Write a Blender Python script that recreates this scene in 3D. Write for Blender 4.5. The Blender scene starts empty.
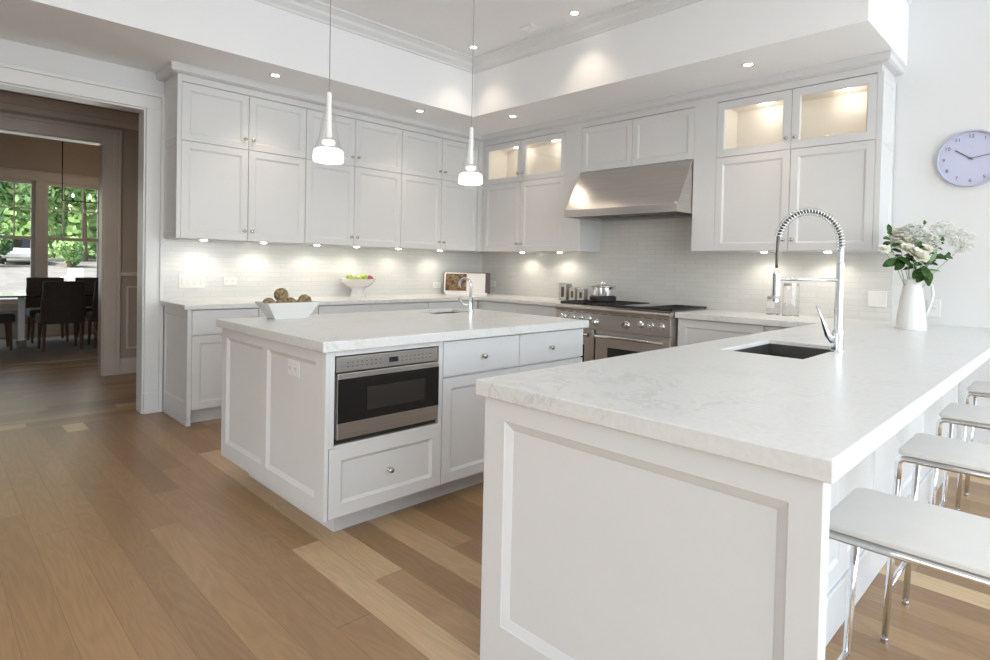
import bpy, bmesh, math, random
from mathutils import Vector, Matrix
R = math.radians
random.seed(7)
S = bpy.context.scene
COL = S.collection
# ---------------------------------------------------------------- camera
cam_d = bpy.data.cameras.new('camera'); cam = bpy.data.objects.new('camera', cam_d); COL.objects.link(cam)
CX, CY, CZ, YAW, PIT, ROL, F, SX, SY = -4.94019, -5.41794, 1.25593, 0.773696, -0.0194129, 0.0222066, 585.0995, 515.9387, 277.7068
fw = Vector((math.cos(YAW)*math.cos(PIT), math.sin(YAW)*math.cos(PIT), math.sin(PIT)))
rt = Vector((math.sin(YAW), -math.cos(YAW), 0)); up = rt.cross(fw)
r2 = rt*math.cos(ROL)+up*math.sin(ROL); u2 = up*math.cos(ROL)-rt*math.sin(ROL)
mw = Matrix((r2, u2, -fw)).transposed().to_4x4(); mw.translation = (CX, CY, CZ)
cam.matrix_world = mw
cam_d.sensor_fit = 'HORIZONTAL'; cam_d.sensor_width = 36; cam_d.lens = F*36/990
cam_d.shift_x = (495-SX)/990; cam_d.shift_y = (SY-330)/990
cam_d.clip_start = .05; cam_d.clip_end = 200
S.camera = cam
# ---------------------------------------------------------------- view, world, sun, window light
S.view_settings.view_transform = 'Standard'; S.view_settings.look = 'None'
S.view_settings.gamma = 1; S.view_settings.exposure = 0.25
try: S.view_settings.use_curve_mapping = False
except Exception: pass
W = bpy.data.worlds.new('world'); S.world = W; W.use_nodes = True
nt = W.node_tree; bg = nt.nodes['Background']
sky = nt.nodes.new('ShaderNodeTexSky'); sky.sky_type = 'NISHITA'; sky.sun_disc = False
sky.sun_elevation = R(48); sky.sun_rotation = R(250); sky.air_density = 1.2; sky.dust_density = 3
nt.links.new(sky.outputs[0], bg.inputs[0]); bg.inputs[1].default_value = .45
sun_d = bpy.data.lights.new('sun', 'SUN'); sun_d.energy = 6.5; sun_d.angle = R(1.5); sun_d.color = (1, .97, .9)
sun = bpy.data.objects.new('sun', sun_d); COL.objects.link(sun); sun.rotation_euler = (R(38), 0, R(-50))
def area(name, loc, rot, sx, sy, power, color):
    d = bpy.data.lights.new(name, 'AREA'); d.shape = 'RECTANGLE'; d.size = sx; d.size_y = sy; d.energy = power; d.color = color
    o = bpy.data.objects.new(name, d); COL.objects.link(o); o.location = loc; o.rotation_euler = rot
    return o
DAY = (.84, .93, 1.0)
K_SOUTH, K_WEST = 69, 2.5
for i, x in enumerate((-1.3, -3.6, -5.9)):            # daylight entering through the tall windows of the front wall
    area('daylight_front_window', (x, -8.42, 1.75), (R(122), 0, 0), 1.9, 2.5, K_SOUTH, DAY)
area('daylight_left_window', (-7.92, -4.6, 1.75), (R(90), 0, R(-90)), 2.6, 2.3, K_WEST, DAY)
area('daylight_right_window', (-.08, -7.2, 1.5), (R(90), 0, R(90)), 1.8, 2.6, 34, DAY)
area('daylight_dining_window', (-3.6, 6.2, 1.5), (R(-90), 0, 0), 2.2, 1.6, 9, (.95, 1, .95))
# ---------------------------------------------------------------- materials
def mat(name, color, rough=.5, metal=0., spec=None, coat=0., sheen=0., emit=None, estr=0.):
    m = bpy.data.materials.new(name); m.use_nodes = True
    b = m.node_tree.nodes['Principled BSDF']
    b.inputs['Base Color'].default_value = (*color, 1); b.inputs['Roughness'].default_value = rough; b.inputs['Metallic'].default_value = metal
    if spec is not None: b.inputs['Specular IOR Level'].default_value = spec
    if coat: b.inputs['Coat Weight'].default_value = coat; b.inputs['Coat Roughness'].default_value = .1
    if sheen: b.inputs['Sheen Weight'].default_value = sheen
    if emit: b.inputs['Emission Color'].default_value = (*emit, 1); b.inputs['Emission Strength'].default_value = estr
    return m
def nodes(m): return m.node_tree.nodes, m.node_tree.links, m.node_tree.nodes['Principled BSDF']
def noise_mix(m, c1, c2, scale, detail=4, lo=.35, hi=.65, stretch=None, bump=0., dist=0.):
    N, L, b = nodes(m)
    tc = N.new('ShaderNodeTexCoord'); mp = N.new('ShaderNodeMapping'); L.new(tc.outputs['Object'], mp.inputs[0])
    if stretch: mp.inputs['Scale'].default_value = stretch
    n = N.new('ShaderNodeTexNoise'); n.inputs['Scale'].default_value = scale; n.inputs['Detail'].default_value = detail; n.inputs['Distortion'].default_value = dist
    L.new(mp.outputs[0], n.inputs[0])
    r = N.new('ShaderNodeValToRGB'); r.color_ramp.elements[0].position = lo; r.color_ramp.elements[1].position = hi
    r.color_ramp.elements[0].color = (*c1, 1); r.color_ramp.elements[1].color = (*c2, 1)
    L.new(n.outputs[0], r.inputs[0]); L.new(r.outputs[0], b.inputs['Base Color'])
    if bump:
        bp = N.new('ShaderNodeBump'); bp.inputs['Strength'].default_value = bump; bp.inputs['Distance'].default_value = .01
        L.new(n.outputs[0], bp.inputs['Height']); L.new(bp.outputs[0], b.inputs['Normal'])
    return m
def glass(name, tint=(1, 1, 1), gl=.08, rough=.02, fres=1.45):
    m = bpy.data.materials.new(name); m.use_nodes = True; N = m.node_tree.nodes; L = m.node_tree.links; N.clear()
    o = N.new('ShaderNodeOutputMaterial'); mx = N.new('ShaderNodeMixShader'); t = N.new('ShaderNodeBsdfTransparent'); g = N.new('ShaderNodeBsdfGlossy')
    t.inputs[0].default_value = (*tint, 1); g.inputs['Roughness'].default_value = rough
    f = N.new('ShaderNodeLayerWeight'); f.inputs[0].default_value = .35
    pw = N.new('ShaderNodeMath'); pw.operation = 'POWER'; pw.inputs[1].default_value = 3; L.new(f.outputs['Facing'], pw.inputs[0])
    ml = N.new('ShaderNodeMath'); ml.operation = 'MULTIPLY_ADD'; ml.inputs[1].default_value = .6; ml.inputs[2].default_value = gl*.5; L.new(pw.outputs[0], ml.inputs[0])
    L.new(ml.outputs[0], mx.inputs[0]); L.new(t.outputs[0], mx.inputs[1]); L.new(g.outputs[0], mx.inputs[2]); L.new(mx.outputs[0], o.inputs[0])
    return m
M = {}
M['cab'] = noise_mix(mat('cabinet_white_paint', (.70, .70, .703), .38), (.693, .693, .696), (.707, .707, .71), 3)
M['wall'] = noise_mix(mat('wall_white_paint', (.73, .73, .735), .6), (.725, .725, .73), (.735, .735, .74), 2)
M['ceil'] = noise_mix(mat('ceiling_white_paint', (.90, .90, .905), .7), (.895, .895, .90), (.905, .905, .91), 2)
M['trim'] = noise_mix(mat('trim_white_gloss', (.77, .77, .77), .32), (.765, .765, .765), (.775, .775, .775), 2)
M['taupe'] = noise_mix(mat('taupe_paint', (.42, .35, .29), .6), (.41, .34, .28), (.43, .36, .30), 2)
M['dimtrim'] = noise_mix(mat('hall_trim_dimmed_white', (.62, .55, .49), .35), (.60, .53, .47), (.64, .57, .51), 2)  # white trim; the hall's low warm light is put into this colour
M['in_cab'] = mat('cabinet_interior', (.84, .79, .73), .5)
M['gap'] = mat('dark_gap', (.04, .04, .04), .9)
M['steel'] = noise_mix(mat('brushed_steel', (.60, .575, .55), .28, 1), (.56, .53, .50), (.64, .61, .58), 3, stretch=(1, 1, 60))
M['steel_dark'] = mat('dark_steel', (.10, .095, .09), .35, .9)
M['sink'] = mat('sink_steel', (.13, .125, .12), .4, .8)
M['chrome'] = mat('polished_chrome', (.80, .82, .84), .08, 1)
M['nickel'] = mat('brushed_nickel', (.55, .52, .48), .22, 1)
M['iron'] = noise_mix(mat('cast_iron', (.02, .018, .02), .5), (.015, .013, .015), (.03, .025, .027), 40)
M['blackglass'] = mat('black_glass', (.010, .009, .008), .06, 0, .5)
M['ovenglass'] = mat('oven_window_glass', (.03, .027, .024), .15)
M['gasket'] = mat('black_rubber', (.02, .02, .02), .6)
M['plastic'] = mat('white_plastic', (.80, .79, .77), .35)
M['porcelain'] = mat('white_porcelain', (.74, .735, .72), .2, coat=.3)
M['display'] = mat('dark_display', (.02, .02, .03), .2)
M['print'] = mat('grey_print', (.12, .12, .13), .6)
M['leather'] = noise_mix(mat('white_leather', (.67, .65, .62), .5), (.655, .635, .605), (.685, .665, .635), 6)
M['glass'] = glass('clear_glass'); M['pane'] = glass('window_glass', (.96, .97, .96))
M['bulb'] = mat('warm_lamp', (1, 1, 1), .5, emit=(1, .93, .82), estr=14)
M['bulb_soft'] = mat('frosted_lit_glass', (.9, .9, .88), .4, emit=(1, .97, .92), estr=.62)
M['frost'] = mat('frosted_white_glass', (.86, .86, .86), .3, emit=(1, .98, .95), estr=.1)
M['cord'] = mat('grey_cord', (.30, .30, .30), .5)
M['clockface'] = mat('pale_lilac_dial', (.55, .57, .74), .4)
M['clockrim'] = mat('lilac_rim', (.50, .51, .62), .3)
M['leaf'] = noise_mix(mat('dark_green_leaf', (.03, .08, .02), .75, spec=.2), (.02, .055, .012), (.055, .11, .03), 30)
M['leaf2'] = mat('grey_green_leaf', (.20, .30, .16), .45)
M['petal'] = noise_mix(mat('cream_petal', (.88, .87, .76), .6), (.86, .84, .68), (.92, .92, .86), 30)
M['petal2'] = mat('white_tiny_petal', (.93, .94, .88), .6)
M['greenapple'] = noise_mix(mat('green_apple_skin', (.38, .48, .06), .3), (.30, .40, .04), (.50, .58, .12), 20)
M['redapple'] = noise_mix(mat('red_apple_skin', (.30, .03, .04), .3), (.20, .02, .03), (.38, .06, .06), 20)
M['brown'] = mat('brown_stem', (.10, .06, .03), .7)
M['rattan'] = noise_mix(mat('woven_rattan', (.30, .21, .11), .7), (.16, .10, .045), (.46, .35, .20), 60)
M['paper'] = mat('book_paper', (.78, .75, .73), .7)
M['bookcover'] = mat('dark_book_cover', (.10, .07, .08), .5)
M['chairfab'] = noise_mix(mat('dark_brown_upholstery', (.045, .036, .031), .8, sheen=.2), (.038, .030, .026), (.055, .045, .039), 60)
M['wood_leg'] = mat('walnut_wood', (.13, .07, .035), .45)
M['tabletop'] = mat('smoked_glass_top', (.02, .02, .02), .05)
M['acrylic'] = mat('clear_acrylic', (.95, .95, .95), .12)
M['rug'] = noise_mix(mat('beige_rug', (.34, .29, .24), .95), (.31, .26, .21), (.37, .32, .27), 120, bump=.3)
M['blackmetal'] = mat('black_iron', (.01, .01, .01), .4, .6)
M['carpaint'] = mat('silver_car_paint', (.65, .68, .70), .25, .3)
M['tyre'] = mat('black_tyre', (.02, .02, .02), .8)
M['whiteiron'] = mat('white_painted_iron', (.85, .85, .85), .4)
M['bark'] = mat('tree_bark', (.14, .10, .07), .9)
M['foliage'] = noise_mix(mat('bright_foliage', (.24, .42, .12), .6), (.18, .36, .09), (.40, .58, .26), 1)
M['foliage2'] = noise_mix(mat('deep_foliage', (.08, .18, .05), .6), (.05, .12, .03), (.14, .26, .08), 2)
M['drive'] = noise_mix(mat('grey_driveway', (.22, .205, .19), .9), (.18, .17, .155), (.27, .25, .235), 1.5)
M['lawn'] = noise_mix(mat('lawn', (.18, .32, .08), .9), (.14, .26, .06), (.24, .38, .12), 6)
def stone(name):
    m = mat(name, (.76, .755, .74), .30)
    N, L, b = nodes(m)
    tc = N.new('ShaderNodeTexCoord')
    n1 = N.new('ShaderNodeTexNoise'); n1.inputs['Scale'].default_value = 5; n1.inputs['Detail'].default_value = 9; n1.inputs['Roughness'].default_value = .65; n1.inputs['Distortion'].default_value = 1.2
    n2 = N.new('ShaderNodeTexNoise'); n2.inputs['Scale'].default_value = 60; n2.inputs['Detail'].default_value = 3
    n3 = N.new('ShaderNodeTexNoise'); n3.inputs['Scale'].default_value = 1.3; n3.inputs['Detail'].default_value = 2
    for n in (n1, n2, n3): L.new(tc.outputs['Object'], n.inputs[0])
    # thin grey veins where the noise crosses .5, only in some patches
    a = N.new('ShaderNodeMath'); a.operation = 'SUBTRACT'; a.inputs[1].default_value = .5; L.new(n1.outputs[0], a.inputs[0])
    a2 = N.new('ShaderNodeMath'); a2.operation = 'ABSOLUTE'; L.new(a.outputs[0], a2.inputs[0])
    r = N.new('ShaderNodeMapRange'); r.inputs['From Min'].default_value = 0; r.inputs['From Max'].default_value = .03; r.inputs['To Min'].default_value = 1; r.inputs['To Max'].default_value = 0; L.new(a2.outputs[0], r.inputs[0])
    p = N.new('ShaderNodeMapRange'); p.inputs['From Min'].default_value = .45; p.inputs['From Max'].default_value = .65; L.new(n3.outputs[0], p.inputs[0])
    v = N.new('ShaderNodeMath'); v.operation = 'MULTIPLY'; L.new(r.outputs[0], v.inputs[0]); L.new(p.outputs[0], v.inputs[1])
    v2 = N.new('ShaderNodeMath'); v2.operation = 'MULTIPLY'; L.new(v.outputs[0], v2.inputs[0]); v2.inputs[1].default_value = .55
    cr = N.new('ShaderNodeValToRGB'); cr.color_ramp.elements[0].position = .3; cr.color_ramp.elements[1].position = .7
    cr.color_ramp.elements[0].color = (.69, .685, .67, 1); cr.color_ramp.elements[1].color = (.74, .735, .72, 1); L.new(n2.outputs[0], cr.inputs[0])
    mx = N.new('ShaderNodeMix'); mx.data_type = 'RGBA'; L.new(v2.outputs[0], mx.inputs[0]); L.new(cr.outputs[0], mx.inputs[6]); mx.inputs[7].default_value = (.49, .49, .485, 1)
    L.new(mx.outputs[2], b.inputs['Base Color'])
    return m
M['stone'] = stone('white_quartz')
def planks(name, axis):
    m = mat(name, (.4, .25, .13), .3)
    N, L, b = nodes(m)
    def math_(op, a, b_=None, c=None):
        n = N.new('ShaderNodeMath'); n.operation = op
        for i, v in enumerate((a, b_, c)):
            if v is None: continue
            if isinstance(v, (int, float)): n.inputs[i].default_value = v
            else: L.new(v, n.inputs[i])
        return n.outputs[0]
    tc = N.new('ShaderNodeTexCoord'); sp = N.new('ShaderNodeSeparateXYZ'); L.new(tc.outputs['Object'], sp.inputs[0])
    a, l = (sp.outputs[0], sp.outputs[1]) if axis == 'y' else (sp.outputs[1], sp.outputs[0])
    w = .130
    xs = math_('DIVIDE', math_('ADD', a, .03), w); ix = math_('FLOOR', xs); fx = math_('FRACT', xs)
    wn = N.new('ShaderNodeTexWhiteNoise'); wn.noise_dimensions = '1D'; L.new(ix, wn.inputs['W'])
    ln = math_('ADD', math_('DIVIDE', l, 2.1), math_('MULTIPLY', wn.outputs[0], 7.3)); iy = math_('FLOOR', ln); fy = math_('FRACT', ln)
    cv = N.new('ShaderNodeCombineXYZ'); L.new(ix, cv.inputs[0]); L.new(iy, cv.inputs[1])
    wn2 = N.new('ShaderNodeTexWhiteNoise'); wn2.noise_dimensions = '3D'; L.new(cv.outputs[0], wn2.inputs['Vector'])
    col = N.new('ShaderNodeValToRGB'); e = col.color_ramp.elements
    e[0].position = 0; e[0].color = (.215, .128, .066, 1); e[1].position = 1; e[1].color = (.46, .33, .20, 1)
    for pos, c in ((.3, (.265, .163, .082, 1)), (.62, (.30, .188, .096, 1)), (.82, (.34, .222, .120, 1)), (.90, (.44, .31, .178, 1))):
        k = e.new(pos); k.color = c
    L.new(wn2.outputs[0], col.inputs[0])
    # grain: cathedral rings stretched along the board
    off = N.new('ShaderNodeVectorMath'); off.operation = 'MULTIPLY_ADD'; L.new(wn2.outputs['Color'], off.inputs[0]); off.inputs[1].default_value = (9, 9, 9); L.new(tc.outputs['Object'], off.inputs[2])
    mp = N.new('ShaderNodeMapping'); L.new(off.outputs[0], mp.inputs[0]); mp.inputs['Scale'].default_value = (9, 1.0, 1) if axis == 'y' else (1.0, 9, 1)
    n1 = N.new('ShaderNodeTexNoise'); n1.inputs['Scale'].default_value = 1.0; n1.inputs['Detail'].default_value = 2; n1.inputs['Distortion'].default_value = .6; L.new(mp.outputs[0], n1.inputs[0])
    rings = math_('SINE', math_('MULTIPLY', n1.outputs[0], 75))
    mp2 = N.new('ShaderNodeMapping'); L.new(off.outputs[0], mp2.inputs[0]); mp2.inputs['Scale'].default_value = (90, 3, 1) if axis == 'y' else (3, 90, 1)
    n2 = N.new('ShaderNodeTexNoise'); n2.inputs['Scale'].default_value = 1.5; n2.inputs['Detail'].default_value = 4; L.new(mp2.outputs[0], n2.inputs[0])
    g = math_('ADD', math_('MULTIPLY', rings, .055), math_('MULTIPLY', math_('SUBTRACT', n2.outputs[0], .5), .35))
    hv = math_('MULTIPLY', math_('ADD', g, 1.0), 1.23)
    mul = N.new('ShaderNodeVectorMath'); mul.operation = 'SCALE'; L.new(col.outputs[0], mul.inputs[0]); L.new(hv, mul.inputs['Scale'])
    # seams
    ex = math_('MINIMUM', fx, math_('SUBTRACT', 1.0, fx)); ey = math_('MINIMUM', fy, math_('SUBTRACT', 1.0, fy))
    s1 = math_('LESS_THAN', ex, .007); s2 = math_('LESS_THAN', ey, .0009); sm = math_('MAXIMUM', s1, s2)
    mx = N.new('ShaderNodeMix'); mx.data_type = 'RGBA'; L.new(math_('MULTIPLY', sm, .6), mx.inputs[0]); L.new(mul.outputs[0], mx.inputs[6]); mx.inputs[7].default_value = (.12, .07, .035, 1)
    L.new(mx.outputs[2], b.inputs['Base Color'])
    rr = N.new('ShaderNodeMapRange'); L.new(n2.outputs[0], rr.inputs[0]); rr.inputs['To Min'].default_value = .28; rr.inputs['To Max'].default_value = .42; L.new(rr.outputs[0], b.inputs['Roughness'])
    return m
M['floor'] = planks('oak_boards', 'y'); M['floor_hall'] = planks('oak_boards_across', 'x')
def tiles(name, swap):
    m = mat(name, (.74, .73, .69), .12)
    N, L, b = nodes(m)
    tc = N.new('ShaderNodeTexCoord'); sp = N.new('ShaderNodeSeparateXYZ'); L.new(tc.outputs['Object'], sp.inputs[0])
    cb = N.new('ShaderNodeCombineXYZ'); L.new(sp.outputs[1 if swap else 0], cb.inputs[0]); L.new(sp.outputs[2], cb.inputs[1])
    br = N.new('ShaderNodeTexBrick'); L.new(cb.outputs[0], br.inputs['Vector'])
    br.inputs['Scale'].default_value = 1; br.inputs['Brick Width'].default_value = .205; br.inputs['Row Height'].default_value = .0425
    br.inputs['Mortar Size'].default_value = .0018; br.inputs['Mortar Smooth'].default_value = .2; br.inputs['Bias'].default_value = -.3
    br.inputs['Color1'].default_value = (.665, .665, .64, 1); br.inputs['Color2'].default_value = (.705, .70, .675, 1); br.inputs['Mortar'].default_value = (.60, .59, .56, 1)
    L.new(br.outputs[0], b.inputs['Base Color'])
    bp = N.new('ShaderNodeBump'); bp.inputs['Strength'].default_value = .5; bp.inputs['Distance'].default_value = .004; bp.invert = True
    L.new(br.outputs['Fac'], bp.inputs['Height']); L.new(bp.outputs[0], b.inputs['Normal'])
    return m
M['tile_x'] = tiles('glass_subway_tile', False); M['tile_y'] = tiles('glass_subway_tile_side', True)
def food_page():
    m = mat('food_photo_page', (.3, .2, .1), .4)
    N, L, b = nodes(m); tc = N.new('ShaderNodeTexCoord')
    v = N.new('ShaderNodeTexVoronoi'); v.inputs['Scale'].default_value = 22; L.new(tc.outputs['Object'], v.inputs[0])
    r = N.new('ShaderNodeValToRGB'); e = r.color_ramp.elements; e[0].color = (.50, .46, .30, 1); e[1].color = (.05, .03, .02, 1); e[1].position = .75
    k = e.new(.3); k.color = (.16, .17, .04, 1); k = e.new(.5); k.color = (.20, .10, .05, 1)
    n = N.new('ShaderNodeTexNoise'); n.inputs['Scale'].default_value = 14; L.new(tc.outputs['Object'], n.inputs[0]); L.new(n.outputs['Color'], v.inputs['Vector'])
    v.inputs['Scale'].default_value = 3
    L.new(v.outputs['Distance'], r.inputs[0]); L.new(r.outputs[0], b.inputs['Base Color']); return m
M['food'] = food_page()
# ---------------------------------------------------------------- helpers
def newbm(): return bmesh.new()
def box(bm, x0, x1, y0, y1, z0, z1):
    vs = [bm.verts.new((x, y, z)) for z in (z0, z1) for (x, y) in ((x0, y0), (x1, y0), (x1, y1), (x0, y1))]
    for f in ((3, 2, 1, 0), (4, 5, 6, 7), (0, 1, 5, 4), (1, 2, 6, 5), (2, 3, 7, 6), (3, 0, 4, 7)):
        bm.faces.new([vs[i] for i in f])
    return bm
def boxes(lst):
    bm = newbm()
    for b in lst: box(bm, *b)
    return bm
def lathe(bm, prof, seg=24, axis='z', origin=(0, 0, 0), cap=True):
    o = Vector(origin); rings = []
    for r, h in prof:
        ring = []
        for i in range(seg):
            a = 2*math.pi*i/seg; c, s = r*math.cos(a), r*math.sin(a)
            p = {'z': (c, s, h), '-y': (c, -h, s), '-x': (-h, -c, s)}[axis]
            ring.append(bm.verts.new(o+Vector(p)))
        rings.append(ring)
    for a, b in zip(rings, rings[1:]):
        for i in range(seg):
            j = (i+1) % seg; bm.faces.new((a[i], a[j], b[j], b[i]))
    if cap:
        if prof[0][0] > 1e-6: bm.faces.new(rings[0][::-1])
        if prof[-1][0] > 1e-6: bm.faces.new(rings[-1])
    return bm
def tube(bm, pts, r, seg=10, closed=False):
    pts = [Vector(p) for p in pts]; n = len(pts); rings = []
    t0 = (pts[1]-pts[0]).normalized(); ref = Vector((0, 0, 1)) if abs(t0.z) < .9 else Vector((1, 0, 0))
    nrm = t0.cross(ref).normalized()
    for i, p in enumerate(pts):
        if closed: t = (pts[(i+1) % n]-pts[i-1]).normalized()
        else: t = (pts[min(i+1, n-1)]-pts[max(i-1, 0)]).normalized()
        nrm = (nrm-t*nrm.dot(t)).normalized(); bi = t.cross(nrm)
        rr = r[i] if isinstance(r, (list, tuple)) else r
        rings.append([bm.verts.new(p+nrm*rr*math.cos(2*math.pi*k/seg)+bi*rr*math.sin(2*math.pi*k/seg)) for k in range(seg)])
    for i in range(n if closed else n-1):
        a, b = rings[i], rings[(i+1) % n]
        for k in range(seg): bm.faces.new((a[k], a[(k+1) % seg], b[(k+1) % seg], b[k]))
    if not closed: bm.faces.new(rings[0][::-1]); bm.faces.new(rings[-1])
    return bm
def fillet(pts, rad, n=6):
    pts = [Vector(p) for p in pts]; out = [pts[0]]
    for a, b, c in zip(pts, pts[1:], pts[2:]):
        d1 = (a-b).normalized(); d2 = (c-b).normalized(); p1 = b+d1*rad; p2 = b+d2*rad
        for k in range(n+1):
            t = k/n; out.append(p1*(1-t)**2+b*2*t*(1-t)+p2*t*t)
    out.append(pts[-1]); return out
def obj(name, bm, m, parent=None, smooth=False, bevel=0., loc=None, rotz=None, seg=2, rot=None, solid=0.):
    bmesh.ops.recalc_face_normals(bm, faces=bm.faces)
    me = bpy.data.meshes.new(name); bm.to_mesh(me); bm.free()
    ms = m if isinstance(m, list) else [m]
    for k in ms: me.materials.append(M[k])
    o = bpy.data.objects.new(name, me); COL.objects.link(o)
    if smooth:
        for p in me.polygons: p.use_smooth = True
    if parent: o.parent = parent
    if loc: o.location = loc
    if rotz is not None: o.rotation_euler = (0, 0, rotz)
    if rot: o.rotation_euler = rot
    if solid:
        s = o.modifiers.new('thick', 'SOLIDIFY'); s.thickness = solid
    if bevel:
        b = o.modifiers.new('bevel', 'BEVEL'); b.width = bevel; b.segments = seg; b.limit_method = 'ANGLE'; b.angle_limit = R(40)
    return o
def thing(name, label, cat, loc=(0, 0, 0), rotz=0., group=None):
    o = bpy.data.objects.new(name, None); COL.objects.link(o); o.empty_display_size = .1
    o.location = loc; o.rotation_euler = (0, 0, rotz); return tag(o, label, cat, group)
def tag(o, label, cat, group=None):
    o['label'] = label; o['category'] = cat
    if group: o['group'] = group
    return o
def struct(name, bm, m, **k):
    o = obj(name, bm, m, **k); o['kind'] = 'structure'; return o
def dup(root, loc, rotz=None, label=None, group=None):
    def cp(o, par):
        c = o.copy(); COL.objects.link(c); c.parent = par
        for ch in list(o.children): cp(ch, c)
        return c
    r = cp(root, None); r.location = loc
    if rotz is not None: r.rotation_euler = (0, 0, rotz)
    if label: r['label'] = label
    if group: r['group'] = group
    return r
def lamp(name, kind, parent, loc, energy, color, radius=.02, spot=None, blend=.5, rot=(0, 0, 0)):
    d = bpy.data.lights.new(name, kind); d.energy = energy; d.color = color; d.shadow_soft_size = radius
    if spot: d.spot_size = R(spot); d.spot_blend = blend
    o = bpy.data.objects.new(name, d); COL.objects.link(o); o.parent = parent; o.location = loc; o.rotation_euler = rot; return o
def grid_slab(xs, ys, z0, z1, keep):
    bm = newbm(); T = {}; 
    def v(i, j, z):
        k = (i, j, z)
        if k not in T: T[k] = bm.verts.new((xs[i], ys[j], z))
        return T[k]
    nx, ny = len(xs)-1, len(ys)-1
    K = lambda i, j: 0 <= i < nx and 0 <= j < ny and keep((xs[i]+xs[i+1])/2, (ys[j]+ys[j+1])/2)
    for i in range(nx):
        for j in range(ny):
            if not K(i, j): continue
            bm.faces.new((v(i, j, z1), v(i+1, j, z1), v(i+1, j+1, z1), v(i, j+1, z1)))
            bm.faces.new((v(i, j, z0), v(i, j+1, z0), v(i+1, j+1, z0), v(i+1, j, z0)))
            for (di, dj, a, b) in ((-1, 0, (i, j+1), (i, j)), (1, 0, (i+1, j), (i+1, j+1)), (0, -1, (i, j), (i+1, j)), (0, 1, (i+1, j+1), (i, j+1))):
                if not K(i+di, j+dj):
                    bm.faces.new((v(*a, z0), v(*b, z0), v(*b, z1), v(*a, z1)))
    return bm
def wall_holes(plane, c0, c1, u0, u1, z0, z1, holes):
    """wall slab between c0 and c1 across axis `plane`, spanning u0..u1, with rectangular holes (ua,ub,za,zb)"""
    us = sorted({u0, u1, *[h[0] for h in holes], *[h[1] for h in holes]}); zs = sorted({z0, z1, *[h[2] for h in holes], *[h[3] for h in holes]})
    bm = grid_slab(us, zs, c0, c1, lambda u, z: not any(h[0] < u < h[1] and h[2] < z < h[3] for h in holes))
    for vt in bm.verts:
        u, z, c = vt.co
        vt.co = (c, u, z) if plane == 'x' else (u, c, z)
    return bm
def sweep(prof, path):
    """profile of (outward, z) points swept along a level polyline, outward to the right of travel"""
    P = [Vector((x, y)) for x, y in path]; bm = newbm(); rings = []
    for i, p in enumerate(P):
        ds = []
        if i > 0: ds.append((p-P[i-1]).normalized())
        if i < len(P)-1: ds.append((P[i+1]-p).normalized())
        ns = [Vector((d.y, -d.x)) for d in ds]
        m = ns[0] if len(ns) == 1 else (ns[0]+ns[1])/(1+ns[0].dot(ns[1]))
        rings.append([bm.verts.new((p.x+m.x*o, p.y+m.y*o, z)) for o, z in prof])
    k = len(prof)
    for a, b in zip(rings, rings[1:]):
        for i in range(k): bm.faces.new((a[i], a[(i+1) % k], b[(i+1) % k], b[i]))
    bm.faces.new(rings[0]); bm.faces.new(rings[-1][::-1])
    return bm
def shaker(w, h, t=.02, cells=None, rail=.058, depth=.009, bead=.010, hole=False):
    """front panel: x 0..w, z 0..h, back at y=0, front at y=-t; recessed (or open) cells"""
    bm = newbm()
    if cells is None: cells = [(rail, w-rail, rail, h-rail)]
    xs = sorted({0, w, *[c[0] for c in cells], *[c[1] for c in cells]}); zs = sorted({0, h, *[c[2] for c in cells], *[c[3] for c in cells]})
    V = {}
    def v(x, y, z):
        k = (round(x, 5), round(y, 5), round(z, 5))
        if k not in V: V[k] = bm.verts.new(k)
        return V[k]
    inside = lambda x, z: any(c[0] < x < c[1] and c[2] < z < c[3] for c in cells)
    for a, b in zip(xs, xs[1:]):
        for c, d in zip(zs, zs[1:]):
            if not inside((a+b)/2, (c+d)/2): bm.faces.new((v(a, -t, c), v(b, -t, c), v(b, -t, d), v(a, -t, d)))
            if not (hole and inside((a+b)/2, (c+d)/2)): bm.faces.new((v(a, 0, c), v(a, 0, d), v(b, 0, d), v(b, 0, c)))
    for a, b in zip(xs, xs[1:]):
        bm.faces.new((v(a, 0, 0), v(b, 0, 0), v(b, -t, 0), v(a, -t, 0))); bm.faces.new((v(a, 0, h), v(a, -t, h), v(b, -t, h), v(b, 0, h)))
    for a, b in zip(zs, zs[1:]):
        bm.faces.new((v(0, 0, a), v(0, -t, a), v(0, -t, b), v(0, 0, b))); bm.faces.new((v(w, 0, a), v(w, 0, b), v(w, -t, b), v(w, -t, a)))
    for (a, b, c, d) in cells:
        if hole: rings = [(0, -t), (bead*.6, -t+.006), (bead*.6, 0)]
        else: rings = [(0, -t), (.0015, -t+.0025), (bead, -t+depth-.002), (bead+.003, -t+depth)]
        R_ = [[v(a+o, y, c+o), v(b-o, y, c+o), v(b-o, y, d-o), v(a+o, y, d-o)] for o, y in rings]
        if hole: # back ring joins the hole in the back face
            R_.append([v(a, 0, c), v(b, 0, c), v(b, 0, d), v(a, 0, d)])
        for p, q in zip(R_, R_[1:]):
            for i in range(4): bm.faces.new((p[i], p[(i+1) % 4], q[(i+1) % 4], q[i]))
        if not hole: bm.faces.new(R_[-1])
    return bm
def knob(parent, x, y, z, name='knob'):
    bm = newbm(); lathe(bm, [(.010, 0), (.010, .003), (.005, .006), (.005, .014), (.012, .018), (.0145, .024), (.012, .030), (.005, .032), (0, .032)], 14, '-y')
    bmesh.ops.remove_doubles(bm, verts=bm.verts, dist=1e-6)
    return obj(name, bm, 'nickel', parent, smooth=True, loc=(x, y, z))
GAP = .0022
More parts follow.
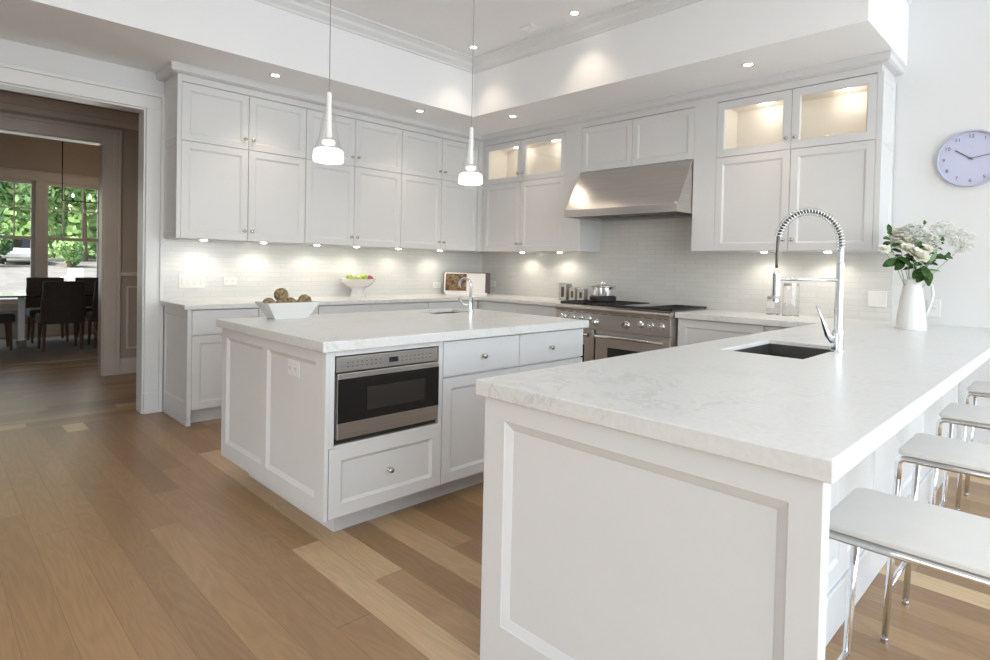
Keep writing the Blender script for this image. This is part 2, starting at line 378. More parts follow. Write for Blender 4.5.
def door(parent, x0, x1, z0, z1, yf, kn=None, name='door', slab=False, rail=.055, hole=False, t=.02):
    w, h = x1-x0-2*GAP, z1-z0-2*GAP
    bm = box(newbm(), 0, w, -t, 0, 0, h) if slab else shaker(w, h, t, rail=rail, hole=hole)
    o = obj(name, bm, 'cab', parent, bevel=.0012, loc=(x0+GAP, yf, z0+GAP), seg=1)
    if hole:
        obj('pane', box(newbm(), rail-.004, w-rail+.004, -.010, -.006, rail-.004, h-rail+.004), 'pane', o)
    if kn: knob(o, kn[0]-x0-GAP, -t, kn[1]-z0-GAP)
    return o
# ================================================================ THE SETTING
XL, YF, ZC, ZS = -8.0, -8.5, 3.30, 2.75
struct('floor', box(newbm(), XL, 0, YF, 0.0, -.1, 0), 'floor')
struct('floor.001', box(newbm(), XL, 0, 0.0, 6.5, -.1, 0), 'floor_hall')
struct('ceiling', box(newbm(), XL, 0, YF, 0, ZC, ZC+.1), 'ceil')
struct('trim_1', grid_slab([XL, -1.03, 0], [YF, -4.45, -.95, 0], ZS, ZC, lambda x, y: y > -.95 or (x > -1.03 and y > -4.45)), 'ceil')   # dropped soffit
struct('trim_2', sweep([(0, ZC-.12), (.012, ZC-.12), (.016, ZC-.10), (.045, ZC-.07), (.05, ZC-.045), (.085, ZC-.02), (.10, ZC-.018), (.10, ZC), (0, ZC)],
       [(XL, -.95), (-1.03, -.95), (-1.03, -4.45), (0, -4.45)]), 'trim')
struct('trim_3', sweep([(0, ZS-.115), (0, ZS-.064), (.040, ZS-.060), (.056, ZS-.052), (.058, ZS-.048), (.058, ZS-.010), (.063, ZS-.008), (.063, ZS), (-.02, ZS), (-.02, ZS-.115)],
       [(-3.54, 0), (-3.54, -.36), (-.36, -.36), (-.36, -4.378), (0, -4.378)]), 'cab')      # cabinet crown and frieze
DO = (-5.6, -3.665, -.001, 2.45)
struct('wall_back', wall_holes('y', 0, .165, XL, 0, 0, ZC, [DO]), 'wall')
struct('wall_right', wall_holes('x', 0, .15, YF, .165, 0, ZC, [(-8.15, -6.25, .05, 2.9)]), 'wall')
fwin = [(x-.95, x+.95, .5, 3.0) for x in (-1.3, -3.6, -5.9)]
struct('wall_front', wall_holes('y', YF-.15, YF, XL, 0, 0, ZC, fwin), 'wall')
lwin = [(-5.9, -3.3, .6, 2.9)]
struct('wall_left', wall_holes('x', XL-.15, XL, YF, 6.5, 0, ZC, lwin), 'wall')
def window_frame(n, axis, c, u0, u1, z0, z1, cols, rows, material='trim', rail=None, top_only=False, deep=.06):
    bm = newbm(); t = .05
    def b(ua, ub, za, zb, d0=-.5, d1=.5):
        if axis == 'y': box(bm, ua, ub, c+d0*deep, c+d1*deep, za, zb)
        else: box(bm, c+d0*deep, c+d1*deep, ua, ub, za, zb)
    b(u0, u1, z0, z0+t); b(u0, u1, z1-t, z1); b(u0, u0+t, z0+t, z1-t); b(u1-t, u1, z0+t, z1-t)
    zr = rail or z0
    if rail: b(u0+t, u1-t, rail-.025, rail+.025)
    lo = (rail+.025) if top_only else z0+t
    for i in range(1, cols):
        u = u0+(u1-u0)*i/cols; b(u-.009, u+.009, lo, z1-t, -.2, .2)
    for i in range(1, rows):
        z = lo+(z1-lo)*i/rows
        for k in range(cols):
            ua = u0+t if k == 0 else u0+(u1-u0)*k/cols+.009; ub = u1-t if k == cols-1 else u0+(u1-u0)*(k+1)/cols-.009
            b(ua, ub, z-.009, z+.009, -.2, .2)
    o = struct('window_%d' % n, bm, material)
    bm = newbm()
    if axis == 'y': box(bm, u0+t-.005, u1-t+.005, c-.004, c+.004, z0+t-.005, z1-t+.005)
    else: box(bm, c-.004, c+.004, u0+t-.005, u1-t+.005, z0+t-.005, z1-t+.005)
    obj('pane', bm, 'pane', o)
    return o
for i, h in enumerate(fwin): window_frame(i+1, 'y', YF-.09, h[0], h[1], h[2], h[3], 3, 4)
window_frame(4, 'x', XL-.09, *lwin[0], 4, 4); window_frame(8, 'x', .09, -8.15, -6.25, .05, 2.9, 3, 4)
# hall and dining room
HY0, HY1, DY = 2.005, 2.17, 6.30
struct('wall_hall', wall_holes('y', HY0, HY1, XL, 0, 0, 3.3, [(-5.6, -3.57, -.001, 2.455)]), 'taupe')
struct('wall_hall_end', box(newbm(), -2.75, -2.65, .165, HY0, 0, 2.8), 'taupe')
struct('ceiling.001', box(newbm(), XL, 0, .165, HY1, 2.8, 2.9), 'taupe')
struct('ceiling.002', box(newbm(), XL, 0, HY1, 6.5, 3.3, 3.4), 'taupe')
dwin = [(-5.26, -4.52, .53, 2.42), (-4.40, -3.655, .53, 2.42), (-3.545, -2.80, .53, 2.42)]
struct('wall_dining', wall_holes('y', DY, DY+.18, XL, 0, 0, 3.3, dwin), 'taupe')
struct('wall_dining_right', box(newbm(), -1.6, -1.5, HY1, DY, 0, 3.3), 'taupe')
for i, h in enumerate(dwin): window_frame(5+i, 'y', DY+.08, h[0], h[1], h[2], h[3], 3, 2, 'dimtrim', rail=1.53, top_only=True)
# window casings on the dining wall
bm = newbm()
for a, b in ((-5.36, -5.26), (-4.52, -4.40), (-3.655, -3.545), (-2.80, -2.70)): box(bm, a, b, DY-.025, DY, .53, 2.42)
box(bm, -5.36, -2.70, DY-.028, DY, 2.42, 2.54); box(bm, -5.38, -2.68, DY-.05, DY, 2.54, 2.57); box(bm, -5.40, -2.66, DY-.06, DY, .50, .53); box(bm, -5.36, -2.70, DY-.02, DY, .41, .50)
struct('trim_4', bm, 'dimtrim', bevel=.003)
def casing(n, y, sgn, x1, z, w, m, xl=-5.6):
    """cased opening: right jamb at x1, head at z; sgn -1 faces -y"""
    bm = newbm(); d = lambda a: y+sgn*a
    def b(x0, x1_, z0, z1, t):
        ya, yb = sorted((d(0), d(t))); box(bm, x0, x1_, ya, yb, z0, z1)
    b(x1, x1+w*.78, 0, z, .022); b(x1+w*.78, x1+w, 0, z+w*.78, .034); b(xl-w*.78, xl, 0, z, .022); b(xl-w, xl-w*.78, 0, z+w*.78, .034)
    b(xl-w*.78, x1+w*.78, z, z+w*.78, .022); b(xl-w, x1+w, z+w*.78, z+w, .034)
    b(x1-.004, x1+w*.8, 0, .17, .028)
    return struct('trim_%d' % n, bm, m, bevel=.004)
casing(5, 0, -1, -3.665, 2.45, .130, 'trim')
casing(6, HY0, -1, -3.57, 2.455, .150, 'dimtrim')
# jamb linings
struct('trim_7', boxes([(-3.677, -3.665, .001, .165, 0, 2.438), (-5.6, -3.665, .001, .165, 2.438, 2.45)]), 'trim')
struct('trim_8', boxes([(-3.582, -3.57, HY0+.001, HY1, 0, 2.443), (-5.6, -3.57, HY0+.001, HY1, 2.443, 2.455)]), 'dimtrim')
# hall wainscot and mouldings
bm = newbm()
box(bm, -3.42, -2.75, HY0-.018, HY0, 0, .17); box(bm, -3.42, -2.75, HY0-.03, HY0, 1.06, 1.10)
for (a, b, c, d) in ((-3.36, -2.85, .27, .29), (-3.36, -2.85, .93, .95), (-3.36, -3.34, .29, .93), (-2.87, -2.85, .29, .93)): box(bm, a, b, HY0-.012, HY0, c, d)
box(bm, -5.9, -2.75, HY0-.05, HY0, 2.70, 2.80); box(bm, -5.9, -2.75, HY0-.02, HY0, 2.64, 2.70)
struct('trim_9', bm, 'dimtrim', bevel=.003)
bm = newbm(); box(bm, XL, -1.6, DY-.02, DY, 0, .20); struct('baseboard_dining', bm, 'dimtrim', bevel=.004)
bm = newbm(); box(bm, -3.60, -3.535, -.018, 0, 0, .16); struct('baseboard_back', boxes([(-.018, 0, YF, -8.16, 0, .16), (-.018, 0, -6.24, -5.10, 0, .16)]), 'trim', bevel=.004); bm.free()
# backsplashes
struct('trim_10', box(newbm(), -3.535, -.008, -.008, 0, .914, 1.44), 'tile_x')
struct('trim_11', boxes([(-.008, 0, -4.41, 0, .914, 1.44), (-.008, 0, -3.01, -1.815, 1.44, 2.3)]), 'tile_y')
# ================================================================ WALL CABINETS
ZB, ZM, ZT = 1.42, 2.18, 2.63
RR = R(-90)
D = .34
h1, h2, hT = 0, ZM-ZB, ZT-ZB
def frame_rail(bm, w0, w1):    # stripes of face frame flush with the doors, above the doors
    pass
GW = 'painted wall cabinets on the back wall'
def upper_pair(root, xa, xm, xb, kz=.08, solid_top=True, low=True):
    if low:
        door(root, xa, xm, 0, h2, -D, (xm-.032, kz)); door(root, xm, xb, 0, h2, -D, (xm+.032, kz))
    door(root, xa, xm, h2, hT, -D, (xm-.032, h2+.085), hole=not solid_top, name='door' if solid_top else 'glass_door')
    door(root, xm, xb, h2, hT, -D, (xm+.032, h2+.085), hole=not solid_top, name='door' if solid_top else 'glass_door')
HB = 1.215
c = thing('wall_cabinet', 'white wall cabinet at the left end of the back wall, beside the doorway', 'cabinet', (-3.54, 0, ZB), 0, GW)
obj('body', box(newbm(), .03, 1.043, -D, -.008, 0, HB), 'cab', c)
obj('end_panel', boxes([(.012, .03, -.36, -.008, 0, HB)]), 'cab', c)
obj('side_panel', shaker(.352, HB, .012, cells=[(.05, .302, .05, h2-.03), (.05, .302, h2+.03, HB-.05)], depth=.008), 'cab', c, loc=(.012, -.008, 0), rotz=R(-90))
upper_pair(c, .03, .54, 1.043)
c = thing('wall_cabinet', 'white wall cabinet in the middle of the back wall, behind the left pendant', 'cabinet', (-2.497, 0, ZB), 0, GW)
obj('body', box(newbm(), 0, 1.027, -D, -.008, 0, HB), 'cab', c); upper_pair(c, 0, .490, 1.027)
c = thing('wall_cabinet', 'white wall cabinet on the back wall next to the room corner, behind the right pendant', 'cabinet', (-1.47, 0, ZB), 0, GW)
obj('body', boxes([(0, 1.462, -D, -.008, 0, HB), (1.05, 1.11, -.36, -D, 0, HB)]), 'cab', c); upper_pair(c, 0, .52, 1.045)
def hollow(bm, x0, x1, z0, z1, shelf=None):
    t = .018
    box(bm, x0, x0+t, -D, -.008, z0, z1); box(bm, x1-t, x1, -D, -.008, z0, z1); box(bm, x0+t, x1-t, -D, -.008, z0, z0+t); box(bm, x0+t, x1-t, -D, -.008, z1-t, z1)
    box(bm, x0+t, x1-t, -.02, -.008, z0+t, z1-t)
def cab_light(parent, x, z):
    o = obj('interior_light', lathe(newbm(), [(.028, 0), (.028, -.006), (.02, -.006), (.02, -.004), (0, -.004)], 16, 'z'), 'bulb', parent, loc=(x, -.16, z))
    lamp('interior_lamp', 'POINT', o, (0, 0, -.03), .7, (1, .92, .82), .03)
GR = 'painted wall cabinets on the range wall'
c = thing('wall_cabinet', 'white wall cabinet with small lit glass doors on top, between the corner and the hood', 'cabinet', (0, -.36, ZB), RR, GR)
obj('body', boxes([(0, 1.455, -D, -.008, 0, h2), (1.243, 1.455, -.36, -D, 0, HB), (1.243, 1.455, -D, -.008, h2, HB), (0, .045, -.36, -D, 0, HB), (0, .045, -D, -.008, h2, HB)]), 'cab', c)
bm = newbm(); hollow(bm, .045, 1.243, h2, HB); obj('interior', bm, 'in_cab', c)
upper_pair(c, .045, .626, 1.243, solid_top=False); cab_light(c, .35, HB-.018); cab_light(c, .93, HB-.018)
c = thing('hood_cabinet', 'white cabinet of two short doors directly above the steel range hood', 'cabinet', (0, -1.815, 2.19), RR, GR)
obj('body', box(newbm(), 0, 1.195, -D, -.008, 0, .445), 'cab', c)
door(c, 0, .58, .005, .44, -D); door(c, .58, 1.195, .005, .44, -D)
c = thing('wall_cabinet', 'white wall cabinet with large lit glass doors on top, right of the hood', 'cabinet', (0, -3.01, ZB), RR, GR)
obj('body', boxes([(0, 1.368, -D, -.008, 0, h2), (0, .20, -.36, -D, 0, HB), (0, .20, -D, -.008, h2, HB), (1.345, 1.368, -.36, -D, 0, HB), (1.345, 1.368, -D, -.008, h2, HB)]), 'cab', c)
bm = newbm(); hollow(bm, .20, 1.345, h2, HB); obj('interior', bm, 'in_cab', c)
upper_pair(c, .20, .785, 1.345, solid_top=False); cab_light(c, .50, HB-.018); cab_light(c, 1.10, HB-.018)
obj('side_panel', shaker(.352, HB, .012, cells=[(.05, .302, .05, h2-.03), (.05, .302, h2+.03, HB-.05)], depth=.008), 'cab', c, loc=(1.368, -.36, 0), rotz=R(90))
# ================================================================ BASE CABINETS
BD = .605
def base_body(root, w, depth=BD, toe=.07, x0=0, z1=.878, name='body', toeh=.11):
    obj(name, boxes([(x0, w, -depth, -.008, toeh, z1), (x0+.002, w-.002, -depth+toe, -.02, 0, toeh)]), 'cab', root)
GB = 'base cabinets on the back wall'
c = thing('base_cabinet', 'white base cabinet at the doorway end of the back counter, drawer over door', 'cabinet', (-3.53, 0, 0), 0, GB)
base_body(c, .523, x0=.03); obj('end_panel', box(newbm(), .012, .03, -.625, -.008, 0, .878), 'cab', c, bevel=.002)
obj('side_panel', shaker(.617, .878, .012, cells=[(.06, .557, .17, .82)], depth=.008), 'cab', c, loc=(.012, -.008, 0), rotz=R(-90))
door(c, .03, .523, .683, .872, -BD, slab=True, name='drawer'); door(c, .03, .523, .115, .677, -BD)
c = thing('base_cabinet', 'white base cabinet under the back counter behind the square bowl', 'cabinet', (-3.007, 0, 0), 0, GB)
base_body(c, 1.029)
for a, b in ((0, .515), (.515, 1.029)): door(c, a, b, .683, .872, -BD, (a+.257, .78), slab=True, name='drawer'); door(c, a, b, .115, .677, -BD)
c = thing('base_cabinet', 'white base cabinet under the back counter nearest the room corner', 'cabinet', (-1.978, 0, 0), 0, GB)
base_body(c, 1.97)
for a, b in ((0, .68), (.68, 1.35)): door(c, a, b, .683, .872, -BD, slab=True, name='drawer'); door(c, a, b, .115, .677, -BD)
GC = 'base cabinets on the range wall'
c = thing('base_cabinet', 'white base cabinet between the room corner and the steel range', 'cabinet', (0, -.632, 0), RR, GC)
base_body(c, 1.178)
for a, b in ((.0, .58), (.58, 1.178)): door(c, a, b, .683, .872, -BD, slab=True, name='drawer'); door(c, a, b, .115, .677, -BD)
c = thing('base_cabinet', 'white panelled base cabinet directly right of the steel range', 'cabinet', (0, -3.04, 0), RR, GC)
base_body(c, .72, toe=.07, z1=.866); door(c, .015, .70, .115, .864, -BD, rail=.062)
c = thing('base_cabinet', 'white base cabinet in the inner corner beside the peninsula sink', 'cabinet', (0, -3.765, 0), RR, GC)
base_body(c, .325, z1=.866); door(c, .0, .32, .115, .864, -BD)
# ---------------------------------------------------------------- countertops
ZK = .914
cp = grid_slab([-3.56, -.655, -.001], [-1.811, -.655, -.001], ZK-.036, ZK, lambda x, y: y > -.655 or x > -.655)
tag(obj('countertop', cp, 'stone', bevel=.004), 'white quartz L-shaped countertop along the back wall, wrapping to the range', 'countertop')
SK = (-2.49, -1.93, -4.62, -4.28)
cp = grid_slab([-3.766, SK[0], SK[1], -.655, -.001], [-5.095, SK[2], SK[3], -4.11, -3.037], ZK-.047, ZK,
     lambda x, y: (y < -4.11 or x > -.655) and not (SK[0] < x < SK[1] and SK[2] < y < SK[3]))
tag(obj('countertop', cp, 'stone', bevel=.004), 'white quartz peninsula countertop in the foreground with the bar overhang', 'countertop')
IS = (-2.42, -2.06, -2.19, -1.93)
cp = grid_slab([-3.73, IS[0], IS[1], -1.868], [-3.097, IS[2], IS[3], -1.813], ZK-.047, ZK, lambda x, y: not (IS[0] < x < IS[1] and IS[2] < y < IS[3]))
tag(obj('countertop', cp, 'stone', bevel=.004), 'white quartz top of the island under the two pendants', 'countertop')
def sink(name, label, b, depth):
    x0, x1, y0, y1 = b; z1 = ZK-.018; z0 = ZK-.047-depth; t = .012; w = .0035
    bm = newbm(); g = .0006
    box(bm, x0+g, x0+w, y0+g, y1-g, z0, z1); box(bm, x1-w, x1-g, y0+g, y1-g, z0, z1); box(bm, x0+w, x1-w, y0+g, y0+w, z0, z1); box(bm, x0+w, x1-w, y1-w, y1-g, z0, z1)
    box(bm, x0+g, x1-g, y0+g, y1-g, z0-t, z0)
    t_ = thing(name, label, 'sink', ((x0+x1)/2, (y0+y1)/2, z0-t)); o = obj('basin', bm, 'sink', t_); o.location = (-(x0+x1)/2, -(y0+y1)/2, -(z0-t))
    obj('drain', lathe(newbm(), [(.045, 0), (.045, .004), (.03, .004), (.02, .001), (0, .001)], 20), 'chrome', t_, loc=(0, 0, t+.0005), smooth=False)
sink('kitchen_sink', 'square undermount steel sink in the peninsula countertop', SK, .20)
sink('prep_sink', 'small undermount prep sink in the island countertop', IS, .16)
# ---------------------------------------------------------------- island
GI = 'cabinets of the island'
IY, ID = -1.839, 1.212
TO = .122
def isl(label, xa, xb, xo=0):
    c = thing('island_cabinet', label, 'cabinet', (xa, IY, 0), 0, GI); return c
c = isl('white island cabinet on the left holding the microwave over one deep drawer', -3.703, -3.058)
w = .645
obj('body', boxes([(.02, .045, -ID, 0, TO, .866), (w-.018, w, -ID, 0, TO, .866), (.045, w-.018, -ID, 0, TO, .43), (.045, w-.018, -ID, 0, .845, .866), (.045, w-.018, -.5, 0, .43, .845),
                   (.12, w, -ID+.11, -.10, 0, TO)]), 'cab', c)
obj('face_frame', boxes([(.0, .018, -ID-.02, -ID, TO, .866), (.018, .043, -ID-.02, -ID, .437, .866), (w-.026, w-.002, -ID-.02, -ID, .435, .866), (.043, w-.026, -ID-.02, -ID, .843, .866), (.043, w-.026, -ID-.02, -ID, .435, .447)]), 'cab', c, bevel=.0015)
obj('end_panel', shaker(ID, .866-TO, .02, cells=[(.072, .565, .085, .690), (.625, 1.14, .085, .690)], bead=.016, depth=.012), 'cab', c, loc=(.020, 0, TO), rotz=R(-90), bevel=.0012, seg=1)
door(c, .02, w, TO, .437, -ID, (.33, .28), name='drawer', rail=.058)
c = isl('white island cabinet in the middle with one drawer above a door', -3.058, -2.494)
w = .564
obj('body', boxes([(0, w, -ID, 0, TO, .70), (0, w, -ID, -.95, .70, .866), (0, w, -.62, 0, .70, .866) if False else (0, w, -.05, 0, .70, .866), (0, w, -ID+.11, -.10, 0, TO)]), 'cab', c)
door(c, 0, w, .678, .862, -ID, (.275, .765), slab=True, name='drawer'); door(c, 0, w, TO, .672, -ID)
c = isl('white island cabinet at the right end, nearest the range', -2.494, -1.895)
w = .599
obj('body', boxes([(0, w, -ID, 0, TO, .66), (0, w, -ID, -.95, .66, .866), (0, w, -.05, 0, .66, .866), (w-.02, w, -.95, -.05, .66, .866), (0, w-.08, -ID+.11, -.10, 0, TO)]), 'cab', c)
door(c, 0, w, .678, .862, -ID, (.27, .765), slab=True, name='drawer'); door(c, 0, w, TO, .672, -ID)
# microwave drawer
mwv = thing('microwave_drawer', 'stainless microwave drawer with a black glass front built into the island', 'microwave', (-3.655, -3.047, .452))
W_, H_ = .565, .384
obj('case', boxes([(.004, W_-.004, .002, .48, .002, H_)]), 'gasket', mwv)
obj('control_panel', box(newbm(), .004, W_-.004, -.022, .0, .318, H_), 'steel', mwv, bevel=.0015)
dr = obj('door', boxes([(.004, W_-.004, -.036, .0, .022, .313)]), 'steel', mwv, bevel=.002)
obj('glass_front', box(newbm(), .0045, W_-.0045, -.0385, -.036, .094, .290), 'blackglass', dr)
obj('window', box(newbm(), .150, .475, -.0395, -.0385, .135, .240), 'ovenglass', dr)
obj('base_strip', box(newbm(), .004, W_-.004, -.015, 0, .001, .019), 'steel_dark', mwv)
cpn = bpy.data.objects['control_panel']
obj('display', box(newbm(), .275, .325, -.0235, -.022, .338, .362), 'display', cpn)
for k in range(8):
    for zz in (.340, .358):
        for x in (.055, .345): obj('button', box(newbm(), x+k*.024, x+.008+k*.024, -.0232, -.022, zz-.002, zz+.002), 'print', cpn)
# ---------------------------------------------------------------- peninsula base
GP = 'cabinets of the peninsula'
PB, PF = -4.80, -4.137
c = thing('peninsula_cabinet', 'white peninsula base with the big framed end panel facing the camera', 'cabinet', (-3.75, PF, 0), 0, GP)
L1 = 1.16
obj('body', boxes([(.02, L1, PB-PF, 0, .0, .866)]), 'cab', c)
obj('end_panel', shaker(.938, .866, .02, cells=[(.085, .875, .205, .806)], bead=.022, depth=.014), 'cab', c, loc=(.020, 0, 0), rotz=R(-90), bevel=.0015, seg=1)
obj('support_leg', boxes([(.02, .045, -.938, PB-PF, 0, .866)]), 'cab', c, bevel=.0015)
def bar_side(c, w, n, x0=0):
    cells = []; st = (w-x0)/n
    for i in range(n): cells.append((i*st+.05, (i+1)*st-.05, .23, .80))
    p = obj('bar_panel', shaker(w-x0, .866, .014, cells=cells, depth=.009), 'cab', c, loc=(x0, PB-PF, 0))
    obj('baseboard', box(newbm(), x0, w, PB-PF-.026, PB-PF-.014, 0, .16), 'cab', c, bevel=.003)
bar_side(c, L1, 2, .045)
c = thing('peninsula_cabinet', 'white peninsula cabinet under the square sink, behind the second bar stool', 'cabinet', (-3.75+L1, PF, 0), 0, GP)
obj('body', boxes([(0, .90, PB-PF, 0, 0, .60), (0, .90, PB-PF, PB-PF+.02, .60, .866), (0, .90, -.02, 0, .60, .866)]), 'cab', c); bar_side(c, .90, 2)
c = thing('peninsula_cabinet', 'white peninsula cabinet against the clock wall', 'cabinet', (-3.75+L1+.90, PF, 0), 0, GP)
obj('body', boxes([(0, 1.682, PB-PF, 0, 0, .866)]), 'cab', c); bar_side(c, 1.682, 3)
# ================================================================ RANGE
rg = thing('range', 'wide stainless professional range with two oven doors and a row of knobs', 'range', (0, -1.815, 0), RR)
RW, RD = 1.215, .66
obj('body', boxes([(.003, RW, -RD, -.012, .10, .70), (.003, RW, -RD, -.012, .70, .905), (.01, RW-.01, -RD+.05, -.05, .05, .10)]), 'steel', rg)
for x in (.06, RW-.06):
    for y in (-.58, -.08): obj('foot', lathe(newbm(), [(.025, 0), (.02, .05)], 12), 'steel_dark', rg, loc=(x, y, 0))
pn = obj('control_panel', boxes([(.003, RW, -RD-.04, -RD, .715, .862)]), 'steel', rg, bevel=.004)
bm = newbm(); n = 10
prof = [(-RD, .862), (-RD-.045, .862), (-RD-.058, .872), (-RD-.062, .888), (-RD-.056, .903), (-RD-.040, .912), (-RD, .912)]
v0 = [bm.verts.new((.003, y, z)) for y, z in prof]; v1 = [bm.verts.new((RW, y, z)) for y, z in prof]
for i in range(len(prof)): j = (i+1) % len(prof); bm.faces.new((v0[i], v0[j], v1[j], v1[i]))
bm.faces.new(v0); bm.faces.new(v1[::-1]); obj('bullnose', bm, 'steel', rg)
bm = newbm()
for a, b in ((.06, .12), (.15, .21), (.24, .30), (.33, .39), (.42, .50), (.53, .59), (.62, .80), (.84, .93), (.97, 1.05), (1.08, 1.13), (1.15, 1.19)): box(bm, a, b, -RD-.0415, -RD-.040, .848, .853)
obj('vent_slots', bm, 'steel_dark', pn)
def rknob(x, z, r=.022):
    k = obj('knob', lathe(newbm(), [(r*1.35, 0), (r*1.35, .006), (r*1.05, .010), (r, .030), (r*.8, .040), (0, .040)], 18, '-y'), 'chrome', pn, smooth=False, loc=(x, -RD-.04, z), bevel=.001)
for x in (.10, .205, .30, .392): rknob(x, .800)
rknob(.468, .775, .026); rknob(.79, .775, .026)
for x in (.935, 1.035, 1.13): rknob(x, .790)
def oven(x0, x1, wx0, wx1, wz0, wz1):
    d = obj('oven_door', box(newbm(), x0, x1, -RD-.035, -RD, .20, .700), 'steel', rg, bevel=.003)
    obj('window', box(newbm(), wx0, wx1, -RD-.0365, -RD-.035, wz0, wz1), 'ovenglass', d)
    bm = newbm(); tube(bm, [(x0+.03, -RD-.085, .655), (x1-.03, -RD-.085, .655)], .017, 12)
    for x in (x0+.045, x1-.045): box(bm, x-.01, x+.01, -RD-.085, -RD-.035, .647, .663)
    obj('handle', bm, 'chrome', d)
oven(.010, .452, .09, .345, .33, .56); oven(.468, RW-.008, .60, 1.08, .33, .56)
obj('kick_panel', box(newbm(), .01, RW-.005, -RD-.02, -RD, .055, .19), 'steel', rg)
obj('cooktop', box(newbm(), .003, RW, -RD, -.012, .905, .914), 'steel', rg)
def grate(x0, x1):
    bm = newbm(); y0, y1 = -RD+.0, -.05; z0, z1 = .922, .937
    for x in (x0+.003, x1-.015): box(bm, x, x+.012, y0, y1, z0, z1)
    for y in (y0, (y0+y1)/2-.006, y1-.012): box(bm, x0+.003, x1-.003, y, y+.012, .916 if y == y0 else z0, z1-.0005)
    n = 4
    for i in range(1, n): x = x0+(x1-x0)*i/n; box(bm, x-.005, x+.005, y0+.012, y1-.012, z0+.001, z1-.001)
    for (x, y) in ((x0+.01, y0+.01), (x1-.02, y0+.01), (x0+.01, y1-.02), (x1-.02, y1-.02)): box(bm, x, x+.01, y, y+.01, .9145, z0)
    for yc in (y0+.16, y1-.15): lathe(bm, [(.045, .9145), (.045, .926), (.03, .930), (0, .930)], 16, 'z', ((x0+x1)/2, yc, 0))
    obj('grate', bm, 'iron', rg)
for a, b in ((.02, .32), (.32, .62), (.90, 1.20)): grate(a, b)
obj('front_rail', boxes([(.621, .899, -RD, -RD+.035, .9145, .937)]), 'iron', rg)
obj('griddle', boxes([(.63, .89, -RD+.05, -.05, .9145, .930)]), 'steel', rg, bevel=.004)
# ---------------------------------------------------------------- hood
hd = thing('range_hood', 'sloping stainless steel range hood above the cooktop', 'range hood', (0, -1.80, 1.735), RR)
HW = 1.205
def prism(x0, x1, pr):
    bm = newbm(); a = [bm.verts.new((x0, y, z)) for y, z in pr]; b = [bm.verts.new((x1, y, z)) for y, z in pr]
    for i in range(len(pr)): j = (i+1) % len(pr); bm.faces.new((a[i], a[j], b[j], b[i]))
    bm.faces.new(a); bm.faces.new(b[::-1]); return bm
obj('canopy', prism(.016, HW-.001, [(-.012, .065), (-.60, .065), (-.375, .452), (-.012, .452)]), 'steel', hd, bevel=.002)
obj('lower_band', boxes([(.010, HW, -.605, -.590, 0, .065), (.010, .025, -.590, -.012, 0, .065), (HW-.015, HW, -.590, -.012, 0, .065), (.025, HW-.015, -.03, -.012, 0, .065)]), 'steel', hd)
obj('filters', boxes([(.03+i*.287, .30+i*.287, -.56, -.06, .028, .050) for i in range(4)]), 'steel_dark', hd, bevel=.004)
obj('underside', box(newbm(), .025, HW-.015, -.59, -.03, .050, .0645), 'steel_dark', hd)
for x in (.30, .47, .9): obj('control_knob', lathe(newbm(), [(.014, 0), (.012, -.016), (0, -.016)], 14), 'chrome', hd, loc=(x, -.575, .012 if False else .028))
# ================================================================ LIGHTS IN THE CEILING AND UNDER THE CABINETS
dl0 = None
dl = [(-2.93, -.70, ZS, 'on the soffit above the left back-wall cabinets'), (-1.52, -.72, ZS, 'on the soffit above the third back-wall cabinet'),
      (-.80, -1.28, ZS, 'on the soffit just right of the room corner'), (-.75, -3.62, ZS, 'on the soffit above the large glass-door cabinet'),
      (-1.257, -2.41, ZC, 'in the high ceiling, the right one of the two'), (-1.30, -1.24, ZC, 'in the high ceiling, the one nearest the corner'),
      (-3.2, -4.6, ZC, 'in the high ceiling over the peninsula'), (-5.2, -2.6, ZC, 'in the high ceiling over the open floor'), (-5.0, -6.4, ZC, 'in the high ceiling behind the bar stools')]
for i, (x, y, z, t) in enumerate(dl):
    lab = 'small round recessed downlight ' + t
    o = thing('downlight', lab, 'ceiling light', (x, y, z), 0, 'recessed downlights')
    obj('trim_ring', lathe(newbm(), [(.031, -.001), (.050, -.001), (.050, -.006), (.031, -.004)], 20, cap=False), 'trim', o)
    obj('lamp_lens', lathe(newbm(), [(.0305, -.001), (.0305, -.003), (0, -.003)], 20), 'bulb', o)
    lamp('downlight_lamp', 'SPOT', o, (0, 0, -.02), 11 if z < 3 else 10, (1, .80, .62), .04, 100, .8)
def speaker():
    o = thing('ceiling_vent', 'small square white grille in the high ceiling between two downlights', 'vent', (-1.27, -1.94, ZC-.008))
    obj('grille', boxes([(-.07, .07, -.07, .07, 0, .0075)]), 'ceil', o, bevel=.002)
    obj('louvre', boxes([(-.055, .055, -.05+i*.02, -.04+i*.02, -.003, 0) for i in range(6)]), 'ceil', o)
speaker()
pk = [(-3.29, -.20, 0), (-2.80, -.20, 0), (-2.30, -.20, 0), (-1.88, -.20, 0), (-1.385, -.20, 0), (-.835, -.20, 0), (-.17, -.85, 1), (-.17, -1.40, 1), (-.17, -3.546, 1), (-.17, -4.02, 1)]
pl = ['under the back cabinets, first from the doorway', 'under the back cabinets, second from the doorway', 'under the back cabinets, third from the doorway', 'under the back cabinets above the fruit bowl',
      'under the back cabinets, between fruit bowl and cookbook', 'under the back cabinets above the cookbook', 'under the range-wall cabinet, nearest the corner', 'under the range-wall cabinet, nearest the hood',
      'under the large glass-door cabinet, its left one', 'under the large glass-door cabinet, its right one']
